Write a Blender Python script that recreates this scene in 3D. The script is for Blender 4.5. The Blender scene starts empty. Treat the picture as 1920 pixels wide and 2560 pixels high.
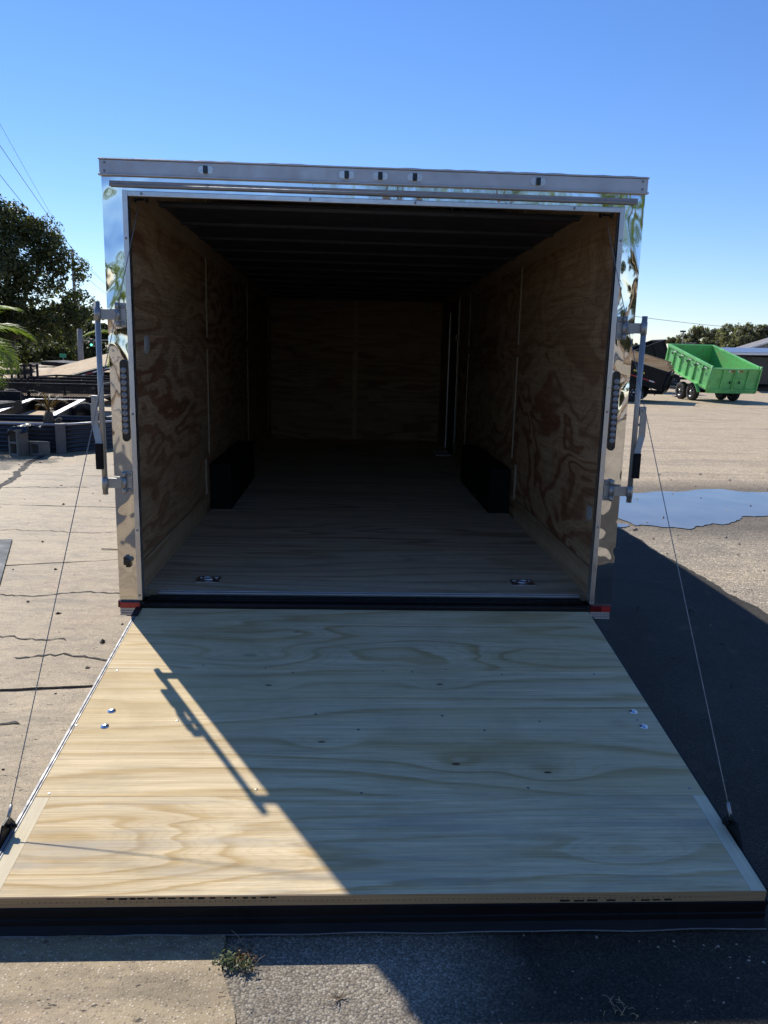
import bpy, bmesh, math, random
import numpy as np
from mathutils import Vector, Matrix
random.seed(7); rng = np.random.default_rng(7)
S = bpy.context.scene; COL = S.collection
rad = math.radians

# ------------------------------------------------------------------ camera, sky, sun, exposure
cam = bpy.data.objects.new('camera', bpy.data.cameras.new('camera')); COL.objects.link(cam)
S.camera = cam
cam.data.sensor_fit = 'VERTICAL'; cam.data.sensor_height = 36.0
cam.data.lens = 1997.7 / 2560 * 36.0
cam.data.clip_start = 0.05; cam.data.clip_end = 3000
def cam_axes(p, y, r):
    cp, sp, cy, sy = math.cos(p), math.sin(p), math.cos(y), math.sin(y)
    f = Vector((sy*cp, cy*cp, -sp)); r0 = Vector((cy, -sy, 0)); u0 = r0.cross(f)
    return math.cos(r)*r0 + math.sin(r)*u0, -math.sin(r)*r0 + math.cos(r)*u0, f
_r, _u, _f = cam_axes(rad(11.53), rad(2.9061), rad(1.425))
cam.matrix_world = Matrix(((_r.x, _u.x, -_f.x, -0.1371), (_r.y, _u.y, -_f.y, -4.0518), (_r.z, _u.z, -_f.z, 1.7356), (0, 0, 0, 1)))

SUN_TO = Vector((-0.54, 0.88, 1.0)).normalized()
world = bpy.data.worlds.new('World'); S.world = world; world.use_nodes = True
wn = world.node_tree; bg = wn.nodes['Background']
sky = wn.nodes.new('ShaderNodeTexSky'); sky.sky_type = 'NISHITA'; sky.sun_disc = False
sky.sun_elevation = math.asin(SUN_TO.z); sky.sun_rotation = math.atan2(SUN_TO.x, SUN_TO.y)
sky.air_density = 1.0; sky.dust_density = 0.0; sky.ozone_density = 3.5
hs = wn.nodes.new('ShaderNodeHueSaturation'); hs.inputs['Saturation'].default_value = 1.16
tint = wn.nodes.new('ShaderNodeMix'); tint.data_type = 'RGBA'; tint.blend_type = 'MULTIPLY'; tint.inputs[0].default_value = 1.0; tint.inputs[7].default_value = (.92, .94, 1.15, 1)
wn.links.new(sky.outputs[0], hs.inputs['Color']); wn.links.new(hs.outputs[0], tint.inputs[6]); wn.links.new(tint.outputs[2], bg.inputs[0]); bg.inputs[1].default_value = 0.105
sun = bpy.data.objects.new('sun', bpy.data.lights.new('sun', 'SUN')); COL.objects.link(sun)
sun.data.energy = 4.4; sun.data.angle = rad(0.53); sun.data.color = (1.0, 0.95, 0.85)
sun.rotation_euler = (-SUN_TO).to_track_quat('-Z', 'Y').to_euler(); sun.location = (-20, 30, 40)
S.view_settings.view_transform = 'Standard'; S.view_settings.look = 'None'
S.view_settings.exposure = 0.35; S.view_settings.gamma = 1.0

# ------------------------------------------------------------------ material helpers
def node(nt, t, ins=None, **props):
    n = nt.nodes.new(t)
    for k, v in props.items(): setattr(n, k, v)
    for k, v in (ins or {}).items():
        s = n.inputs[k]
        if isinstance(v, bpy.types.NodeSocket): nt.links.new(v, s)
        else: s.default_value = v
    return n
def new_mat(name):
    m = bpy.data.materials.new(name); m.use_nodes = True
    return m, m.node_tree, m.node_tree.nodes['Principled BSDF']
def rgb(c): return (c[0], c[1], c[2], 1.0)
def setp(nt, b, **kw):
    for k, v in kw.items():
        k = {'color': 'Base Color', 'rough': 'Roughness', 'metal': 'Metallic', 'normal': 'Normal', 'spec': 'Specular IOR Level', 'ior': 'IOR', 'coat': 'Coat Weight'}.get(k, k)
        if isinstance(v, bpy.types.NodeSocket): nt.links.new(v, b.inputs[k])
        else: b.inputs[k].default_value = rgb(v) if isinstance(v, tuple) and len(v) == 3 and k == 'Base Color' else v
def coords(nt, scale=(1, 1, 1), loc=(0, 0, 0), rot=(0, 0, 0)):
    tc = node(nt, 'ShaderNodeTexCoord')
    return node(nt, 'ShaderNodeMapping', {'Vector': tc.outputs['Object'], 'Scale': scale, 'Location': loc, 'Rotation': rot}).outputs[0]
def noise(nt, vec, scale=5, detail=3, rough=.5, dist=0.0):
    return node(nt, 'ShaderNodeTexNoise', {'Vector': vec, 'Scale': scale, 'Detail': detail, 'Roughness': rough, 'Distortion': dist}).outputs['Fac']
def mth(nt, op, a, b=0.0, c=0.0, clamp=False):
    return node(nt, 'ShaderNodeMath', {0: a, 1: b, 2: c}, operation=op, use_clamp=clamp).outputs[0]
def ramp(nt, fac, stops, interp='LINEAR'):
    n = node(nt, 'ShaderNodeValToRGB', {'Fac': fac}); cr = n.color_ramp; cr.interpolation = interp
    while len(cr.elements) < len(stops): cr.elements.new(0.5)
    for e, (p, c) in zip(cr.elements, stops):
        e.position = p; e.color = (c, c, c, 1) if isinstance(c, (int, float)) else rgb(c)
    return n.outputs[0]
def mix(nt, fac, a, b, blend='MIX'):
    n = node(nt, 'ShaderNodeMix', data_type='RGBA', blend_type=blend, clamp_result=False)
    for i, v in ((0, fac), (6, a), (7, b)):
        if isinstance(v, bpy.types.NodeSocket): nt.links.new(v, n.inputs[i])
        else: n.inputs[i].default_value = v if i == 0 else rgb(v)
    return n.outputs[2]
def bump(nt, h, strength=.3, dist=.01, normal=None):
    ins = {'Height': h, 'Strength': strength, 'Distance': dist}
    if normal: ins['Normal'] = normal
    return node(nt, 'ShaderNodeBump', ins).outputs[0]

def plain(name, col, rough=.5, metal=0.0, var=.15, vscale=4.0, bmp=0.0, bscale=60, **kw):
    m, nt, b = new_mat(name); v = coords(nt)
    n = noise(nt, v, vscale, 5, .6)
    lo = tuple(max(0, c*(1-var)) for c in col); hi = tuple(c*(1+var) for c in col)
    setp(nt, b, color=ramp(nt, n, [(.3, lo), (.7, hi)]), metal=metal, **kw)
    setp(nt, b, rough=ramp(nt, noise(nt, v, vscale*3, 4), [(.3, max(.02, rough*.8)), (.7, min(1, rough*1.2))]))
    if bmp: setp(nt, b, normal=bump(nt, noise(nt, v, bscale, 4), bmp, .005))
    return m

def plywood(name, grain, light, mid, dark, freq=7.0, stretch=.22, cross=2.2, seed=0.0, dist=.6, lin=0.0, rough=.72, fiber=.10, wob=.8, patch=None, wide=False, knots=(), pscale=1.6, thin=0.0):
    """rotary-cut veneer: contour lines of a stretched height field are the growth rings"""
    m, nt, b = new_mat(name)
    sc = [cross]*3; sc[grain] = stretch
    v = coords(nt, tuple(sc), (seed, seed*1.7, seed*.6))
    h = noise(nt, v, 1.0, 2.0, .45, dist)
    h2 = noise(nt, v, 4.0, 5, .6)
    hh = mth(nt, 'ADD', mth(nt, 'MULTIPLY', h, freq), mth(nt, 'MULTIPLY', h2, wob))
    if lin:
        ax = node(nt, 'ShaderNodeSeparateXYZ', {0: coords(nt)}).outputs[1 if grain == 0 else 2]
        hh = mth(nt, 'ADD', hh, mth(nt, 'MULTIPLY', ax, lin))
    core = None
    if knots:
        sx_ = node(nt, 'ShaderNodeSeparateXYZ', {0: coords(nt)})
        wq = mth(nt, 'MULTIPLY', mth(nt, 'SUBTRACT', h2, .5), .012)
        for kx, ky, kr, kd in knots:
            dx = mth(nt, 'MULTIPLY', mth(nt, 'SUBTRACT', sx_.outputs[0], kx), .42); dy = mth(nt, 'SUBTRACT', sx_.outputs[1], ky)
            d = mth(nt, 'ADD', mth(nt, 'SQRT', mth(nt, 'ADD', mth(nt, 'MULTIPLY', dx, dx), mth(nt, 'MULTIPLY', dy, dy))), wq)
            q = mth(nt, 'DIVIDE', d, kr*3.2)
            hh = mth(nt, 'ADD', hh, mth(nt, 'MULTIPLY', mth(nt, 'POWER', 2.718, mth(nt, 'MULTIPLY', mth(nt, 'MULTIPLY', q, q), -1.0)), 2.4 if kr > .035 else .8))
            kc = mth(nt, 'MULTIPLY', ramp(nt, mth(nt, 'DIVIDE', d, kr*.42), [(.55, 1.0), (1.0, 0.0)]), kd)
            core = kc if core is None else mth(nt, 'MAXIMUM', core, kc)
    fr = mth(nt, 'FRACT', hh)
    ring = ramp(nt, fr, [(0, 0.0), (.30, .05), (.46, .85), (.70, 1.0), (.80, .25), (1.0, 0.0)]) if wide else ramp(nt, fr, [(0, 0.0), (.45, .06), (.68, .32), (.82, .9), (.91, 1.0), (1.0, 0.0)])
    amt = ramp(nt, noise(nt, coords(nt, tuple(s*.5 for s in sc), (3+seed, 1, 2)), 1.0, 2), [(.30, .25), (.62, 1.0)])
    ring = mth(nt, 'MULTIPLY', ring, amt)
    c = mix(nt, ramp(nt, h, [(.35, 0.0), (.65, 1.0)]), light, mid)
    c = mix(nt, ring, c, dark)
    if thin:
        r3 = ramp(nt, mth(nt, 'FRACT', mth(nt, 'MULTIPLY', hh, 3.3)), [(0, 0.0), (.62, .1), (.86, 1.0), (1.0, 0.0)])
        c = mix(nt, mth(nt, 'MULTIPLY', r3, thin), c, dark)
    fs = [150]*3; fs[grain] = 2.5
    fib = ramp(nt, noise(nt, coords(nt, tuple(fs)), 1.0, 3, .6), [(.32, 1-fiber), (.68, 1+fiber*.35)])
    f2 = [34]*3; f2[grain] = .8
    fb2 = ramp(nt, noise(nt, coords(nt, tuple(f2), (seed, 2, 5)), 1.0, 4, .65, .2), [(.30, 1-fiber*.9), (.70, 1+fiber*.3)])
    fib = mth(nt, 'MULTIPLY', fib, fb2)
    c = mix(nt, 1.0, c, fib, 'MULTIPLY')
    if patch:
        pf = ramp(nt, noise(nt, coords(nt, tuple(s*1.3 for s in sc), (9, 4, 7)), pscale, 5, .65, .4), [(.50, 0.0), (.66, .7)])
        c = mix(nt, pf, c, patch)
    if core is not None: c = mix(nt, core, c, (.09, .045, .02))
    dirt = ramp(nt, noise(nt, coords(nt, (1.6, 2.4, 2)), 2.0, 6, .7, .6), [(.32, .86), (.55, 1.0), (.75, 1.05)])
    c = mix(nt, 1.0, c, dirt, 'MULTIPLY')
    setp(nt, b, color=c, rough=rough, spec=.12, normal=bump(nt, mth(nt, 'ADD', ring, mth(nt, 'MULTIPLY', fib, 2.0)), .12, .002))
    return m

def mirror_metal(name, strength=.5):
    m, nt, b = new_mat(name); v = coords(nt, (1.0, 1.0, .62))
    w = noise(nt, v, 4.2, 1.0, .3, .9); w2 = noise(nt, v, 11, 1, .4, .4)
    h = mth(nt, 'ADD', w, mth(nt, 'MULTIPLY', w2, .12))
    setp(nt, b, color=(.83, .82, .79), metal=1.0, rough=.035, normal=bump(nt, h, strength, .05))
    return m

def foliage(name, a, bcol, c, trans=.35):
    m, nt, b = new_mat(name); nt.nodes.remove(b)
    geo = node(nt, 'ShaderNodeNewGeometry')
    n = noise(nt, coords(nt), .9, 3)
    col = ramp(nt, geo.outputs['Random Per Island'], [(0, a), (.55, bcol), (1, c)])
    col = mix(nt, ramp(nt, n, [(.3, 0.0), (.7, .6)]), col, bcol)
    d = node(nt, 'ShaderNodeBsdfPrincipled', {'Base Color': col, 'Roughness': .5, 'Specular IOR Level': .35})
    t = node(nt, 'ShaderNodeBsdfTranslucent', {'Color': mix(nt, 1.0, col, (1.5, 1.6, .7), 'MULTIPLY')})
    mx = node(nt, 'ShaderNodeMixShader', {0: trans, 1: d.outputs[0], 2: t.outputs[0]})
    nt.links.new(mx.outputs[0], nt.nodes['Material Output'].inputs[0])
    return m

M = {}
M['mirror'] = mirror_metal('polished_steel', .34)
M['mirror_flat'] = mirror_metal('polished_header', .10)
M['alu'] = plain('mill_aluminium', (.62, .62, .63), .34, 1.0, .06, 8, .05, 90)
M['alu_dull'] = plain('dull_aluminium', (.52, .52, .53), .48, .85, .10, 6)
M['edge_metal'] = plain('dulled_edge_channel', (.30, .30, .31), .6, .3, .1, 8)
M['zinc'] = plain('zinc_plated_steel', (.36, .355, .345), .42, .6, .10, 14)
M['screw'] = plain('screw_steel', (.30, .30, .31), .35, .9, .1, 30)
M['washer'] = plain('washer_zinc', (.72, .74, .78), .3, 1.0, .05, 30)
M['black_steel'] = plain('black_painted_steel', (.007, .007, .008), .5, 0, .3, 9, .05, 40, spec=.25)
M['black_rubber'] = plain('black_rubber', (.010, .010, .010), .8, 0, .2, 20, .1, 80, spec=.2)
M['rubber_edge'] = plain('worn_rubber_edge', (.16, .16, .165), .6, 0, .2, 12)
M['black_plastic'] = plain('black_plastic', (.015, .015, .016), .3, 0, .1, 20)
M['ceiling'] = plain('dark_ceiling_skin', (.065, .068, .08), .55, .2, .15, 2)
M['wheel_box'] = plain('black_wheel_box', (.006, .006, .007), .7, 0, .15, 8, spec=.2)
M['skin'] = plain('black_outer_skin', (.012, .012, .013), .3, 0, .1, 1)
M['white_disc'] = plain('white_plastic_vent', (.36, .35, .32), .5, 0, .04)
M['tread'] = None
def lens_red():
    m, nt, b = new_mat('red_lens'); v = coords(nt, (1, 1, 1))
    vo = node(nt, 'ShaderNodeTexVoronoi', {'Vector': v, 'Scale': 260}).outputs['Distance']
    setp(nt, b, color=(.42, .018, .02), rough=.12, coat=.6, normal=bump(nt, vo, .4, .002)); return m
M['red'] = lens_red()
M['red_dark'] = plain('dark_red_lens', (.14, .008, .01), .15, 0, .1)
def lens_clear():
    m, nt, b = new_mat('clear_led_lens'); v = coords(nt)
    vo = node(nt, 'ShaderNodeTexVoronoi', {'Vector': v, 'Scale': 220}).outputs['Distance']
    setp(nt, b, color=ramp(nt, vo, [(.1, (.07, .07, .075)), (.6, (.26, .26, .27))]), rough=.1, coat=.8, normal=bump(nt, vo, .5, .003)); return m
M['lens'] = lens_clear()
M['lens_dark'] = plain('smoked_lens', (.02, .022, .03), .15, 0, .1)

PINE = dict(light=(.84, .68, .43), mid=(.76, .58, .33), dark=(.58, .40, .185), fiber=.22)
M['ply_a'] = plywood('ramp_plywood_hinge_sheet', 0, freq=7, stretch=.50, cross=3.2, seed=1.3, dist=.5, lin=6, wob=.6, patch=(.60, .45, .24), thin=.32, knots=((-.552, -.487, .040, .35), (-.352, -.254, .02, .5)), **PINE)
M['ply_b'] = plywood('ramp_plywood_middle_sheet', 0, freq=9.5, stretch=.30, cross=1.8, seed=4.1, dist=.3, lin=8, wob=.6, patch=(.64, .50, .27), thin=.28, knots=((-.442, -.749, .016, .9), (.307, -.736, .018, .9), (.307, -1.299, .016, .9), (.642, -1.349, .016, .9), (-.199, -1.16, .014, .8)), **PINE)
M['ply_c'] = plywood('ramp_plywood_tail_sheet', 0, freq=6.5, stretch=.40, cross=3.6, seed=8.7, dist=.6, lin=5, wob=1.2, patch=(.46, .40, .31), pscale=2.6, thin=.3, knots=((-.948, -1.72, .060, .05), (.798, -1.755, .02, .05)), **PINE)
M['ply_strip'] = plywood('ramp_plywood_bare_strip', 1, (.78, .68, .48), (.76, .63, .42), (.62, .47, .26), freq=2, seed=2)
M['ply_floor'] = plywood('floor_plywood', 0, (.82, .64, .43), (.74, .55, .35), (.44, .29, .16), freq=10, stretch=.22, cross=1.7, seed=5.5, dist=.35, lin=5, wob=.6, patch=(.54, .38, .245), thin=.2, fiber=.2)
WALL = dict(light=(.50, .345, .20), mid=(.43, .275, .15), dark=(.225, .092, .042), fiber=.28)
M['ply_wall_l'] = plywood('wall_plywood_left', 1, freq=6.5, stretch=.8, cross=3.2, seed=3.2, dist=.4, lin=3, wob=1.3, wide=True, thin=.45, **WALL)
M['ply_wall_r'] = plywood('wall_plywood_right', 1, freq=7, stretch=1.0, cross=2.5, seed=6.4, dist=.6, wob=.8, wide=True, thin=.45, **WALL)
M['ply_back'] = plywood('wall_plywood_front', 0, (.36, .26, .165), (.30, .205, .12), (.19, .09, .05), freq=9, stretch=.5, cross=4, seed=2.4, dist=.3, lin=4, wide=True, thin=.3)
M['ply_board'] = plywood('trim_board_plywood', 1, (.47, .34, .21), (.41, .285, .17), (.29, .175, .09), freq=3, stretch=.2, cross=4, seed=7.7)
M['batten'] = plain('pale_batten', (.34, .28, .19), .6, 0, .15, 5)

def ply_edge():
    m, nt, b = new_mat('plywood_edge'); tc = coords(nt, (1, 1, 1))
    z = node(nt, 'ShaderNodeSeparateXYZ', {0: tc}).outputs[2]
    w = mth(nt, 'FRACT', mth(nt, 'MULTIPLY', z, 170.0))
    st = ramp(nt, w, [(.0, (.30, .19, .09)), (.45, (.52, .37, .20)), (.55, (.36, .23, .11)), (.95, (.47, .32, .17)), (1.0, (.06, .04, .03))])
    n = noise(nt, coords(nt, (2, 2, 400)), 3, 4)
    setp(nt, b, color=mix(nt, 1.0, st, ramp(nt, n, [(.3, .65), (.7, 1.15)]), 'MULTIPLY'), rough=.8)
    return m
M['ply_edge'] = ply_edge()

def concrete():
    m, nt, b = new_mat('weathered_concrete'); v = coords(nt)
    big = noise(nt, v, .55, 5, .6, .4); mid = noise(nt, v, 3.2, 6, .65)
    c = mix(nt, ramp(nt, big, [(.35, 0.0), (.68, 1.0)]), (.37, .28, .165), (.262, .19, .105))
    c = mix(nt, ramp(nt, mid, [(.50, 0.0), (.72, .55)]), c, (.27, .195, .13))
    rust = ramp(nt, noise(nt, v, 1.1, 4, .6, .8), [(.60, 0.0), (.72, .35)])
    c = mix(nt, rust, c, (.42, .235, .14))
    vo = node(nt, 'ShaderNodeTexVoronoi', {'Vector': v, 'Scale': 95.0, 'Randomness': 1.0})
    peb = ramp(nt, vo.outputs['Distance'], [(.15, 1.0), (.42, 0.0)])
    pc = node(nt, 'ShaderNodeSeparateColor', {0: vo.outputs['Color']}).outputs[0]
    sel = ramp(nt, pc, [(.40, 0.0), (.7, .95)])
    c = mix(nt, mth(nt, 'MULTIPLY', peb, sel), c, (.60, .51, .38))
    sel2 = ramp(nt, pc, [(.12, .9), (.32, 0.0)])
    c = mix(nt, mth(nt, 'MULTIPLY', peb, sel2), c, (.15, .11, .085))
    st = noise(nt, coords(nt, (.5, 1.6, 1), rot=(0, 0, -.12)), 4.5, 6, .7, .5)
    c = mix(nt, 1.0, c, ramp(nt, st, [(.30, .62), (.50, 1.0), (.72, 1.16)]), 'MULTIPLY')
    sp_ = noise(nt, coords(nt, (.7, 1.3, 1)), 17, 5, .7, .3)
    c = mix(nt, 1.0, c, ramp(nt, sp_, [(.32, .70), (.52, 1.0), (.75, 1.14)]), 'MULTIPLY')
    fine = noise(nt, v, 240, 3, .7)
    c = mix(nt, 1.0, c, ramp(nt, fine, [(.3, .72), (.7, 1.2)]), 'MULTIPLY')
    pit = noise(nt, coords(nt, (1, 2.2, 1)), 26, 3, .55)
    pits = ramp(nt, pit, [(.26, 1.0), (.33, 0.0)])
    c = mix(nt, pits, c, (.10, .075, .06))
    h = mth(nt, 'SUBTRACT', mth(nt, 'ADD', mth(nt, 'MULTIPLY', peb, .35), mth(nt, 'MULTIPLY', fine, .6)), mth(nt, 'MULTIPLY', pits, 1.5))
    n1 = bump(nt, h, .7, .004)
    setp(nt, b, color=c, rough=.62, spec=.45, normal=bump(nt, mid, .5, .02, n1))
    return m
M['concrete'] = concrete()

def lot():
    """worn asphalt near the trailer giving way to tracked sand"""
    m, nt, b = new_mat('sandy_lot'); v = coords(nt)
    sp = node(nt, 'ShaderNodeSeparateXYZ', {0: v}); y = sp.outputs[1]
    n1 = noise(nt, v, .35, 5, .6, .5); n2 = noise(nt, v, 2.2, 6, .65); n3 = noise(nt, v, 60, 4, .7)
    track = noise(nt, coords(nt, (.25, 2.2, 1), rot=(0, 0, .25)), 1.0, 5, .65, .4)
    sand = mix(nt, ramp(nt, n2, [(.32, 0.0), (.7, 1.0)]), (.58, .455, .30), (.47, .36, .225))
    sand = mix(nt, ramp(nt, track, [(.52, 0.0), (.66, .6)]), sand, (.30, .24, .175))
    asp = mix(nt, ramp(nt, n1, [(.35, 0.0), (.62, 1.0)]), (.30, .25, .185), (.44, .36, .255))
    asp = mix(nt, ramp(nt, n2, [(.52, 0.0), (.70, .8)]), asp, (.20, .175, .14))
    asp = mix(nt, ramp(nt, noise(nt, coords(nt, (1, 1.6, 1)), 5.5, 4, .6, .3), [(.27, 1.0), (.36, 0.0)]), asp, (.035, .032, .032))
    f = mth(nt, 'ADD', y, mth(nt, 'MULTIPLY', mth(nt, 'SUBTRACT', n1, .5), 9.0))
    far = ramp(nt, mth(nt, 'DIVIDE', mth(nt, 'SUBTRACT', f, 1.0), 7.0), [(0.0, 0.0), (1.0, 1.0)])
    c = mix(nt, far, asp, sand)
    ex = mth(nt, 'DIVIDE', mth(nt, 'SUBTRACT', sp.outputs[0], 4.9), 3.1); ey = mth(nt, 'DIVIDE', mth(nt, 'SUBTRACT', y, 5.1), 1.55)
    ed = mth(nt, 'ADD', mth(nt, 'SQRT', mth(nt, 'ADD', mth(nt, 'MULTIPLY', ex, ex), mth(nt, 'MULTIPLY', ey, ey))), mth(nt, 'MULTIPLY', mth(nt, 'SUBTRACT', n2, .5), .5))
    c = mix(nt, 1.0, c, ramp(nt, ed, [(.86, .42), (.98, .62), (1.0, 1.0)]) if False else ramp(nt, mth(nt, 'MULTIPLY', ed, .6), [(.50, .42), (.64, .66), (.80, 1.0)]), 'MULTIPLY')
    vo = node(nt, 'ShaderNodeTexVoronoi', {'Vector': v, 'Scale': 85.0})
    pc = node(nt, 'ShaderNodeSeparateColor', {0: vo.outputs['Color']}).outputs[1]
    c = mix(nt, 1.0, c, ramp(nt, pc, [(0, .55), (.7, 1.05), (.93, 1.2), (1.0, 2.1)]), 'MULTIPLY')
    c = mix(nt, 1.0, c, ramp(nt, n3, [(.3, .7), (.7, 1.25)]), 'MULTIPLY')
    h = mth(nt, 'SUBTRACT', mth(nt, 'MULTIPLY', n3, .5), vo.outputs['Distance'])
    nb = bump(nt, h, .9, .008)
    setp(nt, b, color=c, rough=.7, spec=.4, normal=bump(nt, mth(nt, 'ADD', n2, mth(nt, 'MULTIPLY', track, 1.5)), .6, .05, nb))
    return m
M['lot'] = lot()

def asphalt():
    m, nt, b = new_mat('asphalt_with_shade'); v = coords(nt)
    vo = node(nt, 'ShaderNodeTexVoronoi', {'Vector': v, 'Scale': 140.0, 'Randomness': 1.0})
    pc = node(nt, 'ShaderNodeSeparateColor', {0: vo.outputs['Color']}).outputs[0]
    stone = ramp(nt, pc, [(0, (.20, .165, .125)), (.5, (.29, .245, .185)), (.85, (.36, .31, .24)), (1, (.46, .41, .33))])
    edge = ramp(nt, vo.outputs['Distance'], [(.42, 0.0), (.75, .8)])
    c = mix(nt, edge, stone, (.10, .09, .08))
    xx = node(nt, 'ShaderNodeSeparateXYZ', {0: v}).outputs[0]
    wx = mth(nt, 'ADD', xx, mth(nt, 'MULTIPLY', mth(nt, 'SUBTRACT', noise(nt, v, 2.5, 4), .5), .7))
    c = mix(nt, 1.0, c, ramp(nt, wx, [(.02, 1.0), (.42, .20)]), 'MULTIPLY')  # trailer shade painted in with x; pale gravel stays bright by the seam
    n = noise(nt, v, 1.6, 5, .6, .3)
    c = mix(nt, 1.0, c, ramp(nt, n, [(.3, .6), (.7, 1.15)]), 'MULTIPLY')
    c = mix(nt, ramp(nt, noise(nt, v, 4, 5, .65), [(.60, 0.0), (.75, .4)]), c, (.18, .125, .09))
    h = mth(nt, 'SUBTRACT', mth(nt, 'MULTIPLY', noise(nt, v, 200, 3, .7), .4), mth(nt, 'MULTIPLY', vo.outputs['Distance'], 1.0))
    setp(nt, b, color=c, rough=.85, spec=.3, normal=bump(nt, h, .5, .006))
    return m
M['asphalt'] = asphalt()
M['dark_asphalt'] = plain('dark_lane_asphalt', (.055, .052, .05), .85, 0, .3, 5, .5, 90)
M['joint'] = plain('joint_dirt', (.032, .027, .023), .95, 0, .4, 12, .4, 60)
M['damp'] = plain('damp_ground', (.15, .125, .095), .7, 0, .3, 6, .6, 70)
def water():
    m, nt, b = new_mat('puddle_water'); v = coords(nt)
    setp(nt, b, color=ramp(nt, noise(nt, v, 2, 4), [(.3, (.10, .095, .085)), (.7, (.17, .155, .13))]), rough=.02, ior=1.6, normal=bump(nt, noise(nt, v, 6, 2), .02, .01)); return m
M['water'] = water()
M['corrug'] = plain('slate_corrugated_steel', (.075, .085, .10), .4, .35, .2, 3)
M['post_grey'] = plain('grey_painted_post', (.14, .14, .14), .6, 0, .2, 8)
M['soil'] = plain('dark_soil', (.045, .032, .022), .95, 0, .4, 10, .6, 30)
M['block'] = plain('concrete_block', (.20, .185, .16), .9, 0, .2, 8, .7, 90)
M['tarp'] = plain('black_tarp', (.022, .022, .026), .35, 0, .2, 5)
M['plate'] = plain('grey_steel_plate', (.13, .135, .135), .85, 0, .25, 3)
M['treadplate'] = plain('bright_tread_plate', (.70, .70, .71), .42, .9, .12, 20, .5, 60)
M['deck'] = plywood('pine_deck_planks', 0, (.60, .46, .29), (.52, .37, .22), (.36, .23, .12), freq=6, stretch=.3, cross=5, seed=3)
M['boards'] = plywood('rough_pine_boards', 0, (.85, .60, .33), (.76, .50, .25), (.52, .29, .12), freq=5, stretch=.2, cross=5, seed=5)
M['green'] = plain('bright_green_paint', (.165, .52, .16), .45, 0, .22, 2.5, .05, 20)
def scuffed_green():
    m, nt, b = new_mat('scuffed_green_paint'); v = coords(nt)
    n = noise(nt, v, 5, 6, .7, .5)
    c = mix(nt, ramp(nt, n, [(.50, 0.0), (.68, .85)]), (.135, .48, .13), (.24, .25, .11))
    setp(nt, b, color=c, rough=.55); return m
M['green_in'] = scuffed_green()
M['white_tape'] = plain('white_reflective_tape', (.70, .68, .66), .4, 0, .05)
M['red_tape'] = plain('red_reflective_tape', (.35, .02, .03), .4, 0, .1)
def tape():
    m, nt, b = new_mat('red_white_tape'); x = node(nt, 'ShaderNodeSeparateXYZ', {0: coords(nt)}).outputs[0]
    setp(nt, b, color=ramp(nt, mth(nt, 'FRACT', mth(nt, 'MULTIPLY', x, 2.2)), [(0, (.35, .02, .03)), (.6, (.70, .68, .66))], 'CONSTANT'), rough=.4); return m
M['tape'] = tape()
M['yellow'] = plain('yellow_lettering', (.62, .50, .10), .5, 0, .1)
M['tyre'] = plain('tyre_rubber', (.022, .021, .02), .8, 0, .3, 8, .3, 30)
M['rim'] = plain('black_wheel_rim', (.035, .035, .037), .35, .5, .2, 10)
M['hub'] = plain('silver_hub', (.6, .6, .6), .35, .9, .1)
M['roof_metal'] = plain('blue_grey_roof_metal', (.20, .23, .30), .35, .5, .1, 1)
M['shingle'] = plain('grey_shingles', (.22, .21, .21), .9, 0, .25, 6, .4, 20)
M['white_paint'] = plain('white_paint', (.75, .75, .74), .5, 0, .05)
M['house_wall'] = plain('beige_house_wall', (.42, .38, .32), .8, 0, .1)
M['dark'] = plain('dark_shed_wall', (.03, .03, .033), .8, 0, .2)
M['pole'] = plain('grey_pole', (.26, .24, .22), .8, 0, .2, 3)
M['wire'] = plain('dark_wire', (.05, .055, .07), .6, 0, .1)
M['cable'] = plain('steel_cable', (.26, .25, .24), .5, .6, .2, 40)
M['sign'] = plain('green_sign_face', (.02, .25, .12), .4, 0, .05)
M['bark'] = plain('oak_bark', (.10, .08, .06), .9, 0, .35, 8, .6, 20)
M['palm_trunk'] = plain('palm_trunk', (.17, .12, .08), .9, 0, .4, 12, .8, 25)
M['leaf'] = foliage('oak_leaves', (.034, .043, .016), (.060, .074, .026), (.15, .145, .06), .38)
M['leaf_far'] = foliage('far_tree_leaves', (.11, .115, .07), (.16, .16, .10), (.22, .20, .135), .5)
M['frond'] = foliage('palm_fronds', (.09, .15, .022), (.14, .20, .035), (.24, .27, .055), .45)
M['frond_dead'] = foliage('dead_palm_fronds', (.10, .05, .02), (.15, .085, .035), (.22, .14, .06), .25)
M['weed'] = foliage('grey_green_weed', (.10, .13, .06), (.17, .20, .10), (.26, .28, .16), .3)
M['dry'] = plain('dry_stems', (.34, .26, .16), .8, 0, .3, 20)
M['stone'] = plain('pale_stones', (.30, .265, .22), .85, 0, .4, 3)
M['litter'] = plain('dark_leaf_litter', (.06, .045, .035), .85, 0, .5, 6)
M['stencil'] = plain('black_stencil_ink', (.012, .010, .010), .8, 0, .2, 30)

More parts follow.
